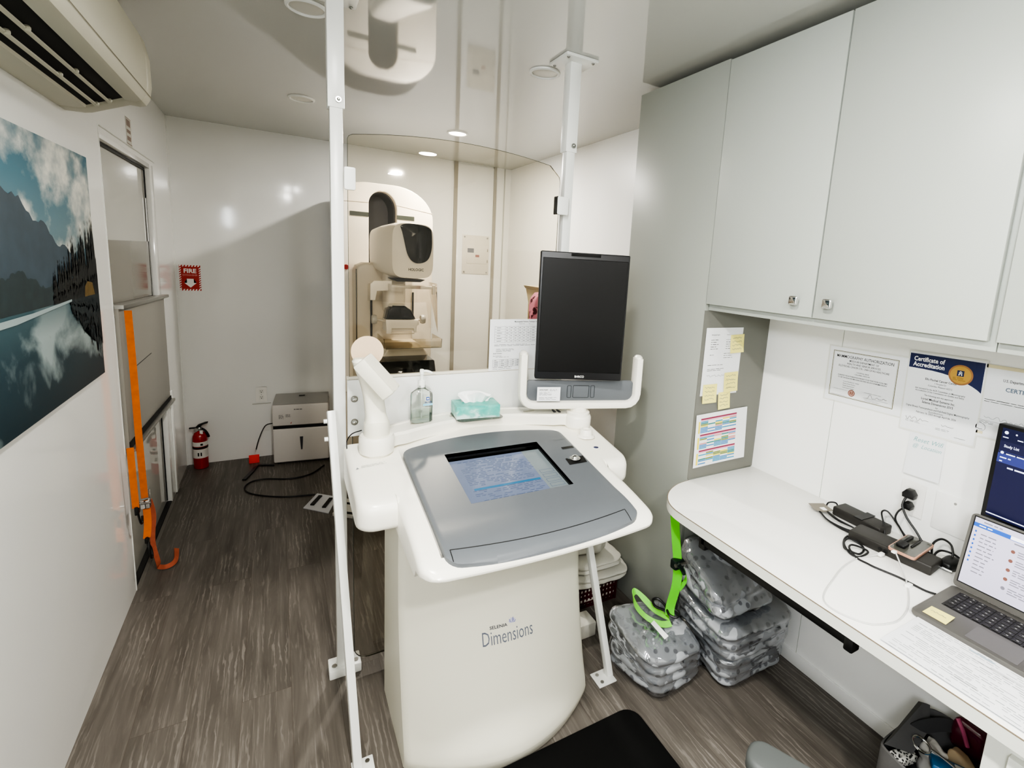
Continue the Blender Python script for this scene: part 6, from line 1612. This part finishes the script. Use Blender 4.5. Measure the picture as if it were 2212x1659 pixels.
# contents
b = B(); LEO, nt, bs, tc = nodes_of('black_white_weave')
v = nt.nodes.new('ShaderNodeTexVoronoi'); v.inputs['Scale'].default_value = 150; nt.links.new(tc.outputs['Object'], v.inputs['Vector'])
r = nt.nodes.new('ShaderNodeValToRGB'); nt.links.new(v.outputs['Distance'], r.inputs[0]); r.color_ramp.elements[0].position = .35; r.color_ramp.elements[0].color = lin('#1d1d1d'); r.color_ramp.elements[1].position = .55; r.color_ramp.elements[1].color = lin('#cfcdc6'); nt.links.new(r.outputs[0], bs.inputs['Base Color'])
kf = thing('wristlet_key_fob', 'black and white patterned wristlet with silver key ring in the tote bag', 'key fob', (1.50, .47, .28))
b.soft([(1.432, .515, .265), (1.505, .492, .275), (1.515, .528, .275), (1.442, .550, .265), (1.432, .515, .290), (1.505, .492, .298), (1.515, .528, .298), (1.442, .550, .290)], LEO, 6, .5); b.make('wristlet', kf)
b = B(); c = Vector((1.530, .503, .312)); b.tube([c + Vector((.023*cos(2*PI*i/16), .021*sin(2*PI*i/16), .006*sin(2*PI*i/16))) for i in range(16)], .0030, CHROME, 8, 2, closed=True); b.tube([c + Vector((.008, -.02, 0)), c + Vector((.015, -.045, -.004)), c + Vector((.02, -.075, -.01))], .003, STEEL, 8); b.make('key_ring', kf)
b = B(); b.soft([(1.55, .450, .20), (1.625, .445, .20), (1.635, .53, .20), (1.555, .53, .20), (1.555, .465, .290), (1.61, .455, .290), (1.625, .52, .305), (1.56, .52, .302)], mat('crumpled_white', '#c9c5bd', rough=.3, coat=.4), 12, .4, .02, 14, 5); b.make('plastic_pouch', label='crumpled pale plastic pouch in the tote bag beside the key ring', cat='pouch')
b = B(); b.box(-.032, .032, -.05, .05, 0, .02, mat('blue_wrapper', '#2173a8', rough=.35), .006, M=Matrix.Translation((1.552, .432, .276)) @ Matrix.Rotation(.5, 4, 'Z') @ Matrix.Rotation(.25, 4, 'Y')); b.box(-.012, .018, -.035, -.005, .0195, .0215, WHITE, M=Matrix.Translation((1.552, .432, .276)) @ Matrix.Rotation(.5, 4, 'Z') @ Matrix.Rotation(.25, 4, 'Y')); b.make('blue_snack_pack', label='blue packet with a white patch in the tote bag', cat='packet')
b = B(); b.soft([(1.592, .39, .22), (1.635, .39, .22), (1.645, .47, .22), (1.600, .47, .22), (1.596, .395, .290), (1.632, .395, .288), (1.640, .462, .296), (1.602, .462, .300)], mat('beige_wrapper', '#c3ad8c', rough=.5), 10, .5, .012, 16, 8); b.make('beige_packet', label='beige crumpled packet in the tote bag right of the blue packet', cat='packet')
pg = thing('pink_eyeglass_case', 'glossy pink and burgundy case poking out of the right side of the tote bag', 'case', (1.735, .45, .3))
b = B(); b.soft([(1.655, .40, .27), (1.70, .40, .27), (1.70, .49, .27), (1.655, .49, .27), (1.648, .405, .365), (1.695, .40, .365), (1.70, .480, .372), (1.648, .485, .375)], mat('burgundy_gloss', '#5d1830', rough=.12, coat=.8), 12, .5); b.make('case', pg)
b = B(); b.tube([(1.652, .474, .368), (1.646, .455, .345), (1.647, .440, .31)], .006, mat('pink_gloss', '#c05f82', rough=.15), 8); b.make('pink_edge', pg)
